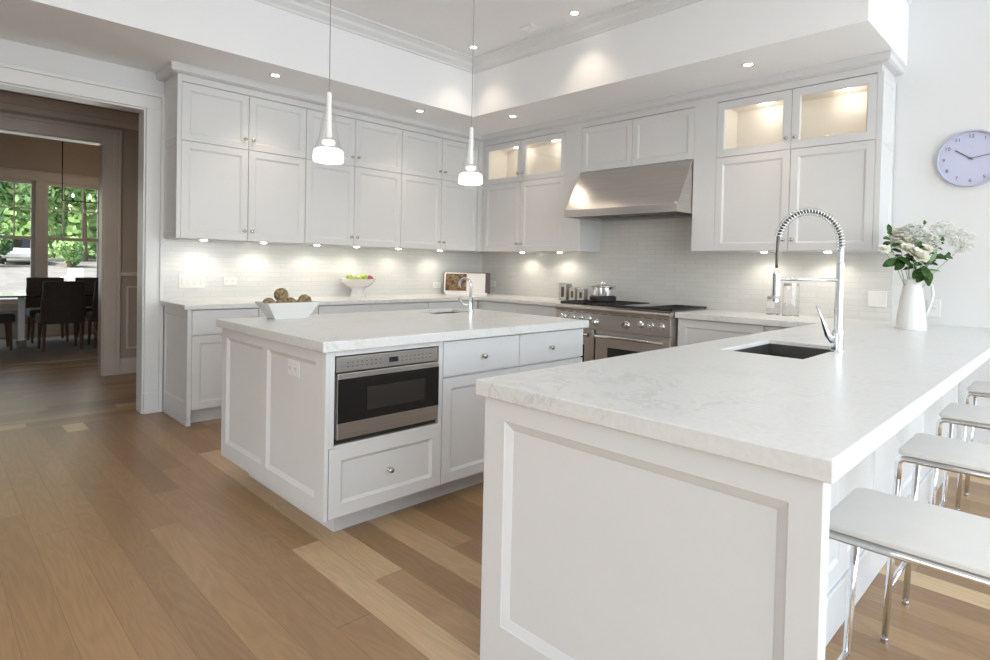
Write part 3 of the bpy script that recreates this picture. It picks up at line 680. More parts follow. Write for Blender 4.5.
for (x, y, s), t in zip(pk, pl):
    o = thing('puck_light', 'tiny round puck light ' + t, 'cabinet light', (x, y, ZB), 0, 'puck lights under the wall cabinets')
    obj('housing', lathe(newbm(), [(.034, 0), (.034, -.004), (.028, -.004)], 18, cap=False), 'nickel', o)
    obj('lamp_lens', lathe(newbm(), [(.027, -.001), (.025, -.009), (.012, -.013), (0, -.013)], 18), 'bulb', o)
    lamp('puck_lamp', 'SPOT', o, (0, 0, -.02), 3.0, (1, .90, .77), .015, 150, .6)
# pendants
def pendant(x, label):
    z = 1.80
    o = thing('pendant_light', label, 'pendant lamp', (x, -2.45, z), 0, 'glass cone pendants over the island')
    obj('canopy', lathe(newbm(), [(0, ZC-z), (.05, ZC-z), (.05, ZC-z-.02), (.01, ZC-z-.03), (0, ZC-z-.03)], 20), 'nickel', o)
    obj('cord', tube(newbm(), [(0, 0, .36), (0, 0, ZC-z-.03)], .0022, 6), 'cord', o)
    obj('shade', lathe(newbm(), [(.016, .36), (.020, .33), (.034, .22), (.052, .12), (.070, .07), (.072, .068), (.054, .122), (.036, .222), (.022, .332), (.018, .36)], 32, cap=False), 'glass', o, smooth=True)
    obj('stem', lathe(newbm(), [(0, .375), (.010, .375), (.013, .36), (.014, .20), (.018, .135), (0, .135)], 20), 'frost', o, smooth=True)
    obj('inner_disc', lathe(newbm(), [(0, .118), (.030, .116), (.036, .106), (.030, .094), (0, .092)], 24), 'bulb_soft', o, smooth=True)
    obj('diffuser', lathe(newbm(), [(0, .070), (.066, .070), (.078, .060), (.082, .03), (.081, .004), (.074, 0), (0, 0)], 32), 'bulb_soft', o)
    lamp('pendant_lamp', 'POINT', o, (0, 0, -.035), 3, (1, .93, .84), .03)
pendant(-3.381, 'left glass cone pendant lamp hanging over the island, above the square bowl')
pendant(-2.357, 'right glass cone pendant lamp hanging over the island, above the island faucet')
# ================================================================ SWITCHES AND OUTLETS
def plate(label, loc, rotz, w, h, n, kind, name):
    o = thing(name, label, 'switch' if kind == 's' else 'outlet', loc, rotz)
    obj('cover_plate', box(newbm(), -w/2, w/2, -.007, 0, -h/2, h/2), 'plastic', o, bevel=.002)
    for i in range(n):
        cx = (i-(n-1)/2)*(w/n*.92)
        if kind == 's':
            obj('rocker', boxes([(cx-.011, cx+.011, -.011, -.007, -.034, .034)]), 'plastic', o, bevel=.0015)
        else:
            f = obj('socket', boxes([(cx-.016, cx+.016, -.010, -.007, -.014, .014)]), 'plastic', o, bevel=.0015)
            obj('slots', boxes([(cx-.007, cx-.005, -.0105, -.010, -.005, .006), (cx+.005, cx+.007, -.0105, -.010, -.005, .006)]), 'print', f)
plate('wide white four-gang switch plate on the back tile', (-3.317, -.008, 1.075), 0, .21, .125, 4, 's', 'light_switch')
plate('white outlet on the back tile right of the four-gang switch', (-3.012, -.008, 1.07), 0, .11, .07, 2, 'o', 'wall_outlet')
plate('white outlet on the back tile, left of the cookbook', (-.72, -.008, 1.02), 0, .11, .07, 2, 'o', 'wall_outlet')
plate('white outlet on the range-wall tile, right of the cookbook', (-.008, -.21, 1.04), RR, .11, .07, 2, 'o', 'wall_outlet')
plate('white double switch plate on the tile between faucet and pitcher', (-.008, -4.318, 1.075), RR, .12, .115, 2, 's', 'light_switch')
plate('white outlet on the plain wall behind the pitcher', (0, -4.66, 1.03), RR, .075, .12, 1, 'o', 'wall_outlet')
plate('white outlet on the panelled left end of the island', (-3.694, -2.755, .752), RR, .118, .074, 2, 'o', 'wall_outlet')
# ================================================================ CLOCK
ck = thing('wall_clock', 'round pale lilac wall clock on the white right wall', 'clock', (0, -4.835, 2.045), RR)
CR = .190
obj('rim', lathe(newbm(), [(CR, 0), (CR, .030), (CR-.004, .036), (CR-.010, .036), (CR-.012, .024), (CR-.012, 0)], 64, '-y', cap=False), 'clockrim', ck, smooth=False)
obj('dial', lathe(newbm(), [(CR-.0122, .001), (CR-.0122, .016), (0, .016)], 64, '-y'), 'clockface', ck)
def text_mesh(body, size):
    cu = bpy.data.curves.new('txt', 'FONT'); cu.body = body; cu.size = size; cu.align_x = 'CENTER'; cu.align_y = 'CENTER'; cu.extrude = .0006
    t = bpy.data.objects.new('txt', cu); COL.objects.link(t); dg = bpy.context.evaluated_depsgraph_get()
    me = bpy.data.meshes.new_from_object(t.evaluated_get(dg)); bpy.data.objects.remove(t); return me
for hnum in range(1, 13):
    a = R(30*hnum); r = .148
    me = text_mesh(str(hnum), .034); me.materials.clear(); me.materials.append(M['print'])
    o = bpy.data.objects.new('numeral', me); COL.objects.link(o); o.parent = ck; o.location = (r*math.sin(a), -.0168, r*math.cos(a)); o.rotation_euler = (R(90), 0, 0)
obj('dial_mark', box(newbm(), -.013, .013, -.0168, -.016, .072, .077), 'clockrim', ck)
def hand(name, ang, ln, w, y):
    bm = boxes([(-w/2, w/2, y-.0015, y, -.015, ln)]); o = obj(name, bm, 'print', ck); o.rotation_euler = (0, R(ang), 0)
hand('hour_hand', 306, .105, .007, -.0195); hand('minute_hand', 80, .135, .005, -.0225)
obj('pin', lathe(newbm(), [(.007, .016), (.007, .026), (0, .026)], 12, '-y'), 'print', ck)
# ================================================================ PENINSULA FAUCET
FX, FY = -2.137, -4.647
ft = thing('spring_faucet', 'tall chrome spring-neck faucet standing on the peninsula beside the sink', 'faucet', (FX, FY, ZK), R(135))
# local +x points towards the spout
obj('base', lathe(newbm(), [(.028, 0), (.028, .006), (.0235, .010), (.0235, .085), (.021, .092), (.018, .10)], 24), 'chrome', ft, smooth=False, bevel=.001)
obj('column', lathe(newbm(), [(.0165, .10), (.0165, .385), (.013, .395), (.012, .45)], 20), 'chrome', ft, smooth=False)
pts = [(0, 0, .43)]
rx = .138
for k in range(0, 25):
    a = math.pi*k/24; pts.append((rx-rx*math.cos(a), 0, .470+.138*math.sin(a)))
pts.append((.277, 0, .36)); 
dense = []
for a, b in zip(pts, pts[1:]):
    for t in range(6): dense.append(Vector(a).lerp(Vector(b), t/6))
dense.append(Vector(pts[-1]))
obj('hose', tube(newbm(), dense, .0065, 8), 'steel_dark', ft, smooth=True)
# coil around the hose
L_ = [0]
for a, b in zip(dense, dense[1:]): L_.append(L_[-1]+(b-a).length)
coil = []; turns = 34; tot = L_[-1]-.125; N_ = turns*12
j = 0
for i in range(N_+1):
    s = tot*i/N_
    while j < len(L_)-2 and L_[j+1] < s: j += 1
    f_ = (s-L_[j])/(L_[j+1]-L_[j]+1e-9); p = dense[j].lerp(dense[j+1], min(1, f_)); t = (dense[min(j+1, len(dense)-1)]-dense[max(j-1, 0)]).normalized()
    n1 = Vector((0, 1, 0)); n2 = t.cross(n1).normalized(); a = 2*math.pi*turns*i/N_
    coil.append(p+(n1*math.cos(a)+n2*math.sin(a))*.0165)
obj('spring', tube(newbm(), coil, .0023, 6), 'chrome', ft, smooth=True)
obj('spray_head', lathe(newbm(), [(0, .35), (.010, .345), (.0165, .335), (.0175, .24), (.013, .225), (.013, .213), (0, .213)], 20, origin=(.277, 0, 0)), 'chrome', ft, smooth=False)
obj('support_arm', tube(newbm(), [(.012, 0, .313), (.268, 0, .313)], .0075, 10), 'chrome', ft, smooth=True)
bm = newbm(); tube(bm, [(.02, 0, .05), (.045, 0, .075), (.075, 0, .15), (.095, 0, .20)], [.016, .012, .006, .0045], 10); obj('lever', bm, 'chrome', ft, smooth=True)
# island faucet
g = thing('island_faucet', 'small chrome gooseneck faucet on the island beside the prep sink', 'faucet', (-2.128, -2.216, ZK), R(98))
obj('base', lathe(newbm(), [(.024, 0), (.024, .006), (.017, .012), (.017, .10), (.013, .11)], 20), 'chrome', g)
pp = [(0, 0, .10), (0, 0, .20)]+[(.055-.055*math.cos(math.pi*k/12), 0, .20+.045*math.sin(math.pi*k/12)) for k in range(13)]+[(.11, 0, .175)]
obj('spout', tube(newbm(), pp, .010, 10), 'chrome', g, smooth=True)
obj('lever', tube(newbm(), [(.0, .010, .055), (.03, .045, .06), (.06, .075, .11)], [.010, .006, .004], 8), 'chrome', g, smooth=True)
# ================================================================ BOWL WITH WOVEN BALLS
bx, by = -3.385, -1.99
bw = thing('square_bowl', 'white tapered rectangular bowl on the island holding woven balls', 'bowl', (bx, by, ZK))
def frustum(rings):
    bm = newbm(); RRs = []
    for (a, b, z) in rings: RRs.append([bm.verts.new(p) for p in ((-a, -b, z), (a, -b, z), (a, b, z), (-a, b, z))])
    for p, q in zip(RRs, RRs[1:]):
        for i in range(4): bm.faces.new((p[i], p[(i+1) % 4], q[(i+1) % 4], q[i]))
    bm.faces.new(RRs[0][::-1]); bm.faces.new(RRs[-1]); return bm
obj('bowl_body', frustum([(.098, .055, 0), (.158, .098, .096), (.160, .100, .100), (.154, .094, .100), (.150, .091, .094), (.094, .051, .012)]), 'porcelain', bw, bevel=.003)
def rattan_ball(r):
    bm = newbm(); rnd = random.Random(11)
    bmesh.ops.create_icosphere(bm, subdivisions=3, radius=r*.90)
    for k in range(20):
        ax = Vector((rnd.gauss(0, 1), rnd.gauss(0, 1), rnd.gauss(0, 1))).normalized(); u = ax.orthogonal().normalized(); v = ax.cross(u); off = rnd.uniform(-.35, .35)*r; rr = math.sqrt(r*r-off*off)*.97
        tube(bm, [ax*off+(u*math.cos(t)+v*math.sin(t))*rr*(1+.03*math.sin(5*t+k)) for t in [2*math.pi*q/20 for q in range(20)]], r*.055, 5, closed=True)
    return bm
rb = obj('woven_ball', rattan_ball(.036), 'rattan', smooth=True)
spots = [(-.105, .02, .100, 1, 'leftmost in the bowl'), (-.045, -.02, .098, 1, 'second from left in the bottom layer'), (.02, .01, .100, 1, 'in the middle of the bottom layer'), (.075, -.02, .100, .9, 'between the middle and right balls'),
         (.118, .025, .112, 1.1, 'rightmost in the bowl'), (-.03, .025, .152, 1.12, 'the highest, resting on top of the others')]
for i, (dx, dy, dz, s, t) in enumerate(spots):
    o = rb if i == 0 else rb.copy()
    if i: COL.objects.link(o)
    o.location = (bx+dx, by+dy, ZK+dz-.012); o.scale = (s, s, s); o.rotation_euler = (i*1.1, i*.7, i*2.1)
    tag(o, 'brown woven rattan ball, ' + t, 'decorative ball', 'woven balls in the square bowl')
# ================================================================ FRUIT BOWL
fx, fy = -1.86, -.20
fb = thing('pedestal_bowl', 'white pedestal bowl of apples on the back counter', 'bowl', (fx, fy, ZK))
obj('bowl_body', lathe(newbm(), [(0, 0), (.085, 0), (.083, .010), (.070, .022), (.060, .070), (.070, .088), (.120, .115), (.160, .150), (.172, .176), (.176, .182), (.170, .184), (.150, .160), (.10, .122), (0, .108)], 40), 'porcelain', fb, smooth=False)
def apple(mname, name, x, y, z, rot, label):
    bm = newbm(); pr = []
    for k in range(0, 15):
        a = math.pi*k/14; rr = .040*math.sin(a)*(1+.08*math.sin(a)); zz = -.037*math.cos(a)-.008*math.exp(-(rr/.012)**2)*(1 if k > 7 else -.6); pr.append((max(rr, 0), zz))
    lathe(bm, pr, 20); bmesh.ops.remove_doubles(bm, verts=bm.verts, dist=1e-5)
    o = thing(name, label, 'apple', (fx+x, fy+y, ZK+z)); o.rotation_euler = rot
    obj('flesh', bm, mname, o, smooth=True); obj('stem', tube(newbm(), [(0, 0, .026), (.002, 0, .036), (.006, 0, .046)], .0016, 5), 'brown', o); o['group'] = 'apples in the pedestal bowl'
apple('greenapple', 'green_apple', -.105, -.03, .185, (.3, .2, 0), 'green apple at the left side of the pedestal bowl')
apple('greenapple', 'green_apple', -.035, -.055, .178, (-.4, .1, 1), 'green apple left of centre at the front of the pedestal bowl')
apple('greenapple', 'green_apple', .04, -.035, .196, (.1, .3, 2), 'yellow-green apple in the centre, highest in the pedestal bowl')
apple('redapple', 'red_apple', .112, -.03, .180, (.2, -.3, 0), 'red apple at the right side of the pedestal bowl')
apple('redapple', 'red_apple', .0, .045, .165, (.5, -.3, 3), 'dark red apple low between the green ones in the pedestal bowl')
# ================================================================ COOKBOOK
bk = thing('cookbook', 'open cookbook with a food photograph propped up in the counter corner', 'book', (-.50, -.285, ZK), R(-45.5))
th = R(-14)
def leaned(bm):
    bmesh.ops.rotate(bm, verts=bm.verts, cent=(0, 0, 0), matrix=Matrix.Rotation(th, 3, 'X')); bmesh.ops.translate(bm, verts=bm.verts, vec=(0, 0, .02)); return bm
obj('cover', leaned(boxes([(-.272, .272, -.004, .002, 0, .245)])), 'bookcover', bk)
obj('left_pages', leaned(boxes([(-.262, -.001, -.018, -.004, .004, .238)])), 'paper', bk, bevel=.003)
obj('right_pages', leaned(boxes([(.001, .215, -.020, -.004, .002, .232)])), 'paper', bk, bevel=.003)
obj('food_photo', leaned(boxes([(-.245, -.004, -.0187, -.018, .022, .225)])), 'food', bk)
bm = newbm(); box(bm, -.24, .24, -.045, .075, 0, .010); box(bm, -.24, .24, -.050, -.040, .010, .028); tube(bm, [(0, .07, .01), (0, .06, .20)], .006, 6)
tag(obj('book_stand', bm, 'whiteiron', loc=(-.50, -.285, ZK), rotz=R(-45.5)), 'low white stand holding up the open cookbook', 'book stand')
# ================================================================ CANISTERS, POT, JARS
def canister(name, x, y, h, w, label, inner):
    o = thing(name, label, 'canister', (x, y, ZK+.004), RR, 'canisters beside the range')
    obj('glass_side', boxes([(-w/2, w/2, -w/2, w/2, 0, h)]), 'steel', o, bevel=.006)
    obj('window_strip', boxes([(-w*.16, w*.22, -w/2-.001, -w/2, .03, h-.03)]), 'steel_dark', o)
    obj('lid', boxes([(-w/2+.003, w/2-.003, -w/2+.003, w/2-.003, h, h+.012)]), 'chrome', o, bevel=.003)
tr = tag(obj('tray', boxes([(-.27, -.13, -1.80, -1.43, ZK, ZK+.004)]), 'steel'), 'thin metal tray under the three canisters', 'tray')
canister('canister', -.20, -1.515, .165, .10, 'tallest steel canister, left of the three beside the range', 1)
canister('canister', -.20, -1.635, .125, .08, 'middle steel canister of the three beside the range', 1)
canister('canister', -.20, -1.745, .12, .08, 'right steel canister of the three, closest to the pot', 1)
gz = .937
tv = tag(obj('wok_ring', lathe(newbm(), [(.085, 0), (.125, .012), (.128, .045), (.115, .058), (.105, .056), (.10, .02), (.085, .006)], 32), 'iron', loc=(-.36, -2.11, gz)), 'round black cast ring on the cooktop under the steel pot', 'pan ring')
pt = thing('stock_pot', 'shiny steel pot with a glass lid on the cooktop', 'pot', (-.36, -2.11, gz+.012))
obj('pot_body', lathe(newbm(), [(0, 0), (.088, 0), (.092, .006), (.094, .125), (.098, .130), (.094, .132), (.090, .126), (.088, .01), (0, .008)], 36), 'chrome', pt)
ld = obj('lid', lathe(newbm(), [(.124, .133), (.124, .137), (.10, .140), (.04, .152), (0, .156)], 36, cap=False), 'steel', pt)
obj('lid_knob', tube(newbm(), [(-.022, 0, .152), (-.020, 0, .176), (.020, 0, .176), (.022, 0, .152)], .004, 8), 'chrome', ld)
for s in (-1, 1): obj('handle', tube(newbm(), [(-.03, s*.094, .115), (-.03, s*.125, .118), (.03, s*.125, .118), (.03, s*.094, .115)], .005, 8), 'chrome', pt)
def jar(x, y, r, h, label):
    o = thing('storage_jar', label, 'jar', (x, y, ZK))
    obj('glass_body', lathe(newbm(), [(0, 0), (r, 0), (r, h), (r-.003, h), (r-.003, .006), (0, .006)], 28), 'glass', o)
    obj('metal_lid', lathe(newbm(), [(0, h), (r*.92, h), (r*.92, h+.022), (0, h+.022)], 28), 'nickel', o)
    obj('base_ring', lathe(newbm(), [(r+.001, 0), (r+.001, .006), (r, .006), (r, 0)], 28, cap=False), 'nickel', o)
    obj('paper_label', box(newbm(), -r-.002, -r-.0005, -.03, .03, h*.45, h*.85), 'paper', o)
jar(-.14, -3.755, .062, .235, 'tall clear glass jar with a metal lid on the counter behind the spring faucet')
jar(-.14, -3.62, .050, .125, 'short clear glass jar with a metal lid, left of the tall one')
# ================================================================ PITCHER AND FLOWERS
vx, vy = -.56, -4.63
vs = thing('pitcher', 'white enamel pitcher of flowers on the peninsula', 'pitcher', (vx, vy, ZK))
obj('pitcher_body', lathe(newbm(), [(0, 0), (.084, 0), (.086, .010), (.083, .014), (.076, .10), (.064, .20), (.053, .265), (.051, .285), (.058, .312), (.060, .315), (.056, .312), (.047, .285), (.049, .265), (.072, .10), (.076, .02), (0, .016)], 40), 'porcelain', vs, smooth=False)
obj('handle', tube(newbm(), fillet([(.01, -.050, .29), (.015, -.100, .29), (.015, -.108, .21), (.01, -.068, .07)], .03), .008, 8), 'porcelain', vs, smooth=True)
V0 = Vector((vx, vy, ZK+.30))
vr = Vector((math.sin(YAW), -math.cos(YAW), 0)); vf = Vector((math.cos(YAW), math.sin(YAW), 0))
def P3(u, z, d=0.): return Vector((vx, vy, ZK))+vr*u+vf*d+Vector((0, 0, z))    # u: metres sideways, z above the counter
rnd = random.Random(3)
def leaf_bm(bm, base, d, ln, w, up_=Vector((0, 0, 1)), curl=.2):
    d = d.normalized(); s = d.cross(up_); s = s.normalized() if s.length > .01 else Vector((1, 0, 0)); n = s.cross(d)
    rows = []
    for k in range(6):
        t = k/5; ww = w*math.sin(math.pi*(t*.92+.04))**.8*.5; c = base+d*ln*t-n*curl*ln*t*t*.6
        rows.append((bm.verts.new(c-s*ww+n*ww*.3), bm.verts.new(c), bm.verts.new(c+s*ww+n*ww*.3)))
    for a, b in zip(rows, rows[1:]): bm.faces.new((a[0], a[1], b[1], b[0])); bm.faces.new((a[1], a[2], b[2], b[1]))
def stem(o, a, b, r=.002):
    m_ = (a+b)/2+Vector((0, 0, .03)); obj('stem', tube(newbm(), [a, m_, b], r, 5), 'leaf2', o)
def blossom(u, z, d, r, label, mt='petal'):
    c = P3(u, z, d); o = thing('blossom_stem', label, 'flower', (0, 0, 0), 0, 'cream blossoms in the pitcher'); o.location = V0
    bm = newbm(); cc = c-V0
    for ring, (n, ln, tilt) in enumerate(((5, r*.6, 75), (7, r*.85, 50), (8, r*1.05, 22), (7, r, -5))):
        for k in range(n):
            a = 2*math.pi*k/n+ring*.5+rnd.uniform(-.2, .2); h = R(tilt+rnd.uniform(-10, 10))
            face = (-vf*.6+Vector((0, 0, .8))).normalized(); e1 = face.orthogonal().normalized(); e2 = face.cross(e1)
            dd = (e1*math.cos(a)+e2*math.sin(a))*math.cos(h)+face*math.sin(h)
            leaf_bm(bm, cc, dd, ln, ln*.9, face, -.25)
    obj('petals', bm, mt, o, smooth=True); stem(o, Vector((0, 0, -.12)), cc)
def cluster(u, z, d, r, n, label, name='flower_cluster', pet=.012, mt='petal2', group='small-flowered clusters in the pitcher', sq=1., tw=10):
    c = P3(u, z, d)-V0; o = thing(name, label, 'flower', tuple(V0), 0, group); bm = newbm(); sb = newbm()
    for k in range(n):
        q = Vector((rnd.gauss(0, 1), rnd.gauss(0, 1), rnd.gauss(0, 1))).normalized()*r*rnd.uniform(.35, 1)**.6; q.z *= sq; p = c+q
        for m_ in range(4):
            a = math.pi*m_/2+rnd.random(); leaf_bm(bm, p, Vector((math.cos(a), math.sin(a), .5)), pet, pet*.9, Vector((0, 0, 1)), 0)
        if k % tw == 0: tube(sb, [c-Vector((0, 0, r*.5)), p], .0006, 4)
    obj('florets', bm, mt, o); obj('twigs', sb, 'leaf2', o); stem(o, Vector((0, 0, -.12)), c-Vector((0, 0, r*.5)))
def sprig(pts, ln, w, n, label, mt='leaf', hang=0.):
    o = thing('leafy_sprig', label, 'foliage', tuple(V0), 0, 'leafy sprigs in the pitcher'); P_ = [P3(*p)-V0 for p in pts]
    obj('stem', tube(newbm(), [Vector((0, 0, -.15))]+P_, .0025, 6), 'leaf2', o); bm = newbm()
    for k in range(n):
        t = (k+.5)/n*(len(P_)-1); i = int(t); p = P_[i].lerp(P_[min(i+1, len(P_)-1)], t-i); a = rnd.uniform(0, 6.28)
        dd = vr*math.cos(a)+vf*.5*math.sin(a)+Vector((0, 0, .35*math.sin(a*1.7)-hang)); leaf_bm(bm, p, dd, ln*rnd.uniform(.8, 1.1), w, Vector((0, 0, 1))+(-vf), .15)
    leaf_bm(bm, P_[-1], (P_[-1]-P_[-2]), ln, w, -vf, .1)
    obj('leaves', bm, mt, o, smooth=True)
blossom(-.20, .495, -.02, .038, 'small cream blossom reaching furthest left over the counter')
blossom(-.03, .455, -.09, .060, 'large cream blossom at the front, just above the pitcher mouth')
blossom(-.075, .50, -.05, .045, 'cream blossom above and left of the large one')
blossom(.035, .50, -.06, .040, 'small cream blossom right of the large front one')
cluster(.0, .585, .02, .080, 300, 'dense white flower cluster at the top middle of the bouquet', pet=.018)
cluster(-.075, .57, .03, .065, 220, 'yellow-white flower cluster at the top left of the bouquet', mt='petal', pet=.019)
cluster(.085, .545, 0, .070, 240, 'white flower cluster right of centre in the bouquet', pet=.017)
cluster(.21, .62, .05, .075, 260, 'airy pale spray upper right of the bouquet', 'airy_spray', .011, group='airy sprays at the right')
cluster(.32, .56, .03, .080, 260, 'airy pale spray reaching furthest right', 'airy_spray', .011, group='airy sprays at the right')
sprig([(-.09, .42), (-.14, .50), (-.155, .60)], .060, .036, 9, 'dark leafy sprig rising at the left of the bouquet')
sprig([(-.06, .40, -.04), (-.12, .46, -.05), (-.15, .44, -.05)], .085, .05, 8, 'broad dark leaves drooping at the left of the bouquet', hang=.5)
sprig([(.0, .38, -.07), (.005, .40, -.09), (.01, .36, -.10)], .085, .05, 5, 'big dark leaves hanging over the pitcher front', hang=1.0)
sprig([(.05, .40, -.03), (.12, .45, -.03), (.20, .47, 0)], .055, .034, 12, 'dark leafy sprig leaning right of the pitcher')
sprig([(.05, .42, -.02), (.12, .50, 0), (.16, .55, 0)], .045, .03, 9, 'leafy sprig pointing up right in the bouquet')
sprig([(-.03, .38, -.05), (-.04, .45, -.06), (-.02, .50, -.06)], .06, .035, 9, 'dark leaves behind the front blossoms in the middle of the bouquet')
sprig([(.02, .50, .0), (.055, .62, 0), (.06, .66, 0)], .030, .022, 4, 'short leafy tip poking out of the top of the bouquet')
sprig([(.02, .36, -.06), (.035, .40, -.08), (.04, .42, -.09)], .08, .026, 3, 'grey-green narrow leaves at the pitcher mouth', 'leaf2', hang=.2)
# ================================================================ BAR STOOLS
def rounded_seat(w, d, r, z0, z1):
    bm = newbm(); pts = []
    for (cx, cy, a0) in ((w/2-r, d/2-r, 0), (-w/2+r, d/2-r, 90), (-w/2+r, -d/2+r, 180), (w/2-r, -d/2+r, 270)):
        for k in range(6): a = R(a0+90*k/5); pts.append((cx+r*math.cos(a), cy+r*math.sin(a)))
    lo = [bm.verts.new((x, y, z0)) for x, y in pts]; hi = [bm.verts.new((x, y, z1)) for x, y in pts]
    bm.faces.new(lo[::-1]); bm.faces.new(hi)
    for i in range(len(pts)): j = (i+1) % len(pts); bm.faces.new((lo[i], lo[j], hi[j], hi[i]))
    return bm
SZ = .665
SWX, SDY = .335, .39
def make_stool(label, loc):
    o = thing('bar_stool', label, 'bar stool', loc, 0, 'bar stools along the peninsula')
    obj('seat', rounded_seat(SWX, SDY, .028, SZ-.014, SZ), 'leather', o, bevel=.004, seg=3)
    hx, hy = SWX/2-.008, SDY/2-.004; zt = SZ-.0255
    lg = {}
    for sx in (-1, 1):
        obj('side_rail', tube(newbm(), fillet([(sx*hx, hy, zt-.07), (sx*hx, hy, zt), (sx*hx, 0, zt)], .025, 6)+fillet([(sx*hx, 0, zt), (sx*hx, -hy, zt), (sx*hx, -hy, zt-.07)], .06, 8)[1:], .0105, 12), 'chrome', o, smooth=True)
        for sy in (-1, 1):
            l = obj('leg', tube(newbm(), [(sx*hx, sy*hy, zt-.07), (sx*(hx+.0), sy*(hy+.022), .012)], .0105, 12), 'chrome', o, smooth=True)
            obj('foot_cap', lathe(newbm(), [(0, 0), (.012, 0), (.012, .014), (.011, .016)], 12, origin=(sx*hx, sy*(hy+.022), 0)), 'nickel', l)
    for sy in (-1, 1):
        obj('cross_rail', tube(newbm(), [(-hx, sy*(hy-.07), zt), (hx, sy*(hy-.07), zt)], .008, 8), 'chrome', o, smooth=True)
        obj('footrest', tube(newbm(), [(-hx, sy*(hy+.015), .19), (hx, sy*(hy+.015), .19)], .009, 10), 'chrome', o, smooth=True)
    return o
SY0 = -4.975-SDY/2
s0 = make_stool('nearest bar stool, its white seat in the lower right foreground', (-3.27, SY0, 0))
for x, t in ((-2.465, 'second bar stool from the camera, white seat and chrome legs'), (-1.71, 'third bar stool from the camera along the peninsula'), (-.90, 'farthest bar stool, closest to the clock wall')):
    dup(s0, (x, SY0, 0), None, t)
# ================================================================ DINING ROOM
tag(obj('rug', box(newbm(), -6.2, -2.2, 3.28, 6.0, .001, .014), 'rug'), 'large beige rug under the dining table', 'rug')
dt = thing('dining_table', 'dark glass dining table on clear square legs, seen through the doorway', 'table', (-3.3, 4.9, .014))
obj('tabletop', box(newbm(), -1.1, 1.1, -.52, .52, .70, .722), 'tabletop', dt, bevel=.003)
for x in (-.66, .66):
    for y in (-.05,):
        obj('leg', boxes([(x-.036, x+.036, y-.036, y+.036, .10, .70)]), 'acrylic', dt, bevel=.004); obj('leg_foot', boxes([(x-.055, x+.055, y-.055, y+.055, .0, .10)]), 'chrome', dt, bevel=.006)
def make_dchair(label, loc, rz):
    o = thing('dining_chair', label, 'chair', loc, rz, 'dark upholstered dining chairs')     # back at local -y
    obj('seat', boxes([(-.235, .235, -.22, .26, .36, .48)]), 'chairfab', o, bevel=.03, seg=3)
    bm = newbm(); n = 8
    for side in (0, 1):
        pass
    fr, bk_ = [], []
    for k in range(n+1):
        u = -1+2*k/n
        for lst, dy in ((fr, .0), (bk_, -.06)):
            y = -.20+.045*u*u*0.9; lst.append([(u*.235*(.93 if z > .6 else 1.0), y+dy-(z-.40)*.16, z) for z in (.36, .60, .80, .92)])
    F_ = [[bm.verts.new(p) for p in c_] for c_ in fr]; B_ = [[bm.verts.new(p) for p in c_] for c_ in bk_]
    for a in range(n):
        for q in range(3):
            bm.faces.new((F_[a][q], F_[a+1][q], F_[a+1][q+1], F_[a][q+1])); bm.faces.new((B_[a+1][q], B_[a][q], B_[a][q+1], B_[a+1][q+1]))
        bm.faces.new((F_[a][3], F_[a+1][3], B_[a+1][3], B_[a][3])); bm.faces.new((F_[a+1][0], F_[a][0], B_[a][0], B_[a+1][0]))
    for e in (0, n):
        for q in range(3): bm.faces.new((F_[e][q], F_[e][q+1], B_[e][q+1], B_[e][q]))
    obj('backrest', bm, 'chairfab', o, bevel=.012, smooth=False)
    for sx in (-1, 1):
        obj('leg', tube(newbm(), [(sx*.19, .20, .37), (sx*.20, .22, 0)], [.024, .014], 8), 'wood_leg', o)
        obj('leg', tube(newbm(), [(sx*.19, -.17, .37), (sx*.20, -.20, 0)], [.024, .014], 8), 'wood_leg', o)
    return o
d0 = make_dchair('dark dining chair with its back to the doorway, in front of the table', (-3.60, 4.38, .014), 0)
dup(d0, (-3.04, 4.45, .014), 0, 'dark dining chair half hidden by the door jamb, on the near side of the table')
dup(d0, (-4.30, 4.80, .014), R(-90), 'dark dining chair at the left end of the table, cut by the photo edge')
dup(d0, (-3.60, 5.46, .014), R(180), 'dark dining chair on the far side of the table, in front of the window post')
dup(d0, (-3.02, 5.46, .014), R(180), 'dark dining chair on the far side of the table, nearest the door jamb')
ch = thing('chandelier', 'black linear chandelier with candle bulbs hanging in the dining room', 'chandelier', (-3.0, 4.9, 2.04))
obj('frame', tube(newbm(), [(-.52, 0, 0), (.52, 0, 0)], .008, 6), 'blackmetal', ch)
obj('rod', tube(newbm(), [(-.52, 0, 0), (-.52, 0, 1.26)], .007, 6), 'blackmetal', ch); obj('rod', tube(newbm(), [(.52, 0, 0), (.52, 0, 1.26)], .007, 6), 'blackmetal', ch)
for x in (-.40, -.20, 0, .20, .40):
    a = obj('candle', lathe(newbm(), [(.018, .005), (.018, .012), (.010, .014), (.010, .055), (0, .055)], 10, origin=(x, 0, 0)), 'blackmetal', ch)
    obj('bulb', lathe(newbm(), [(0, .055), (.012, .065), (.014, .08), (.006, .10), (0, .108)], 10, origin=(x, 0, 0)), 'bulb', a, smooth=True)
lamp('chandelier_lamp', 'POINT', ch, (0, 0, .14), 9, (1, .78, .55), .015)
hl = thing('hall_light', 'small recessed downlight in the hall ceiling', 'ceiling light', (-4.1, 1.1, 2.80))
obj('lamp_lens', lathe(newbm(), [(.04, -.001), (.04, -.004), (0, -.004)], 20), 'bulb', hl); lamp('hall_lamp', 'SPOT', hl, (0, 0, -.02), 18, (1, .80, .62), .04, 130, .8)
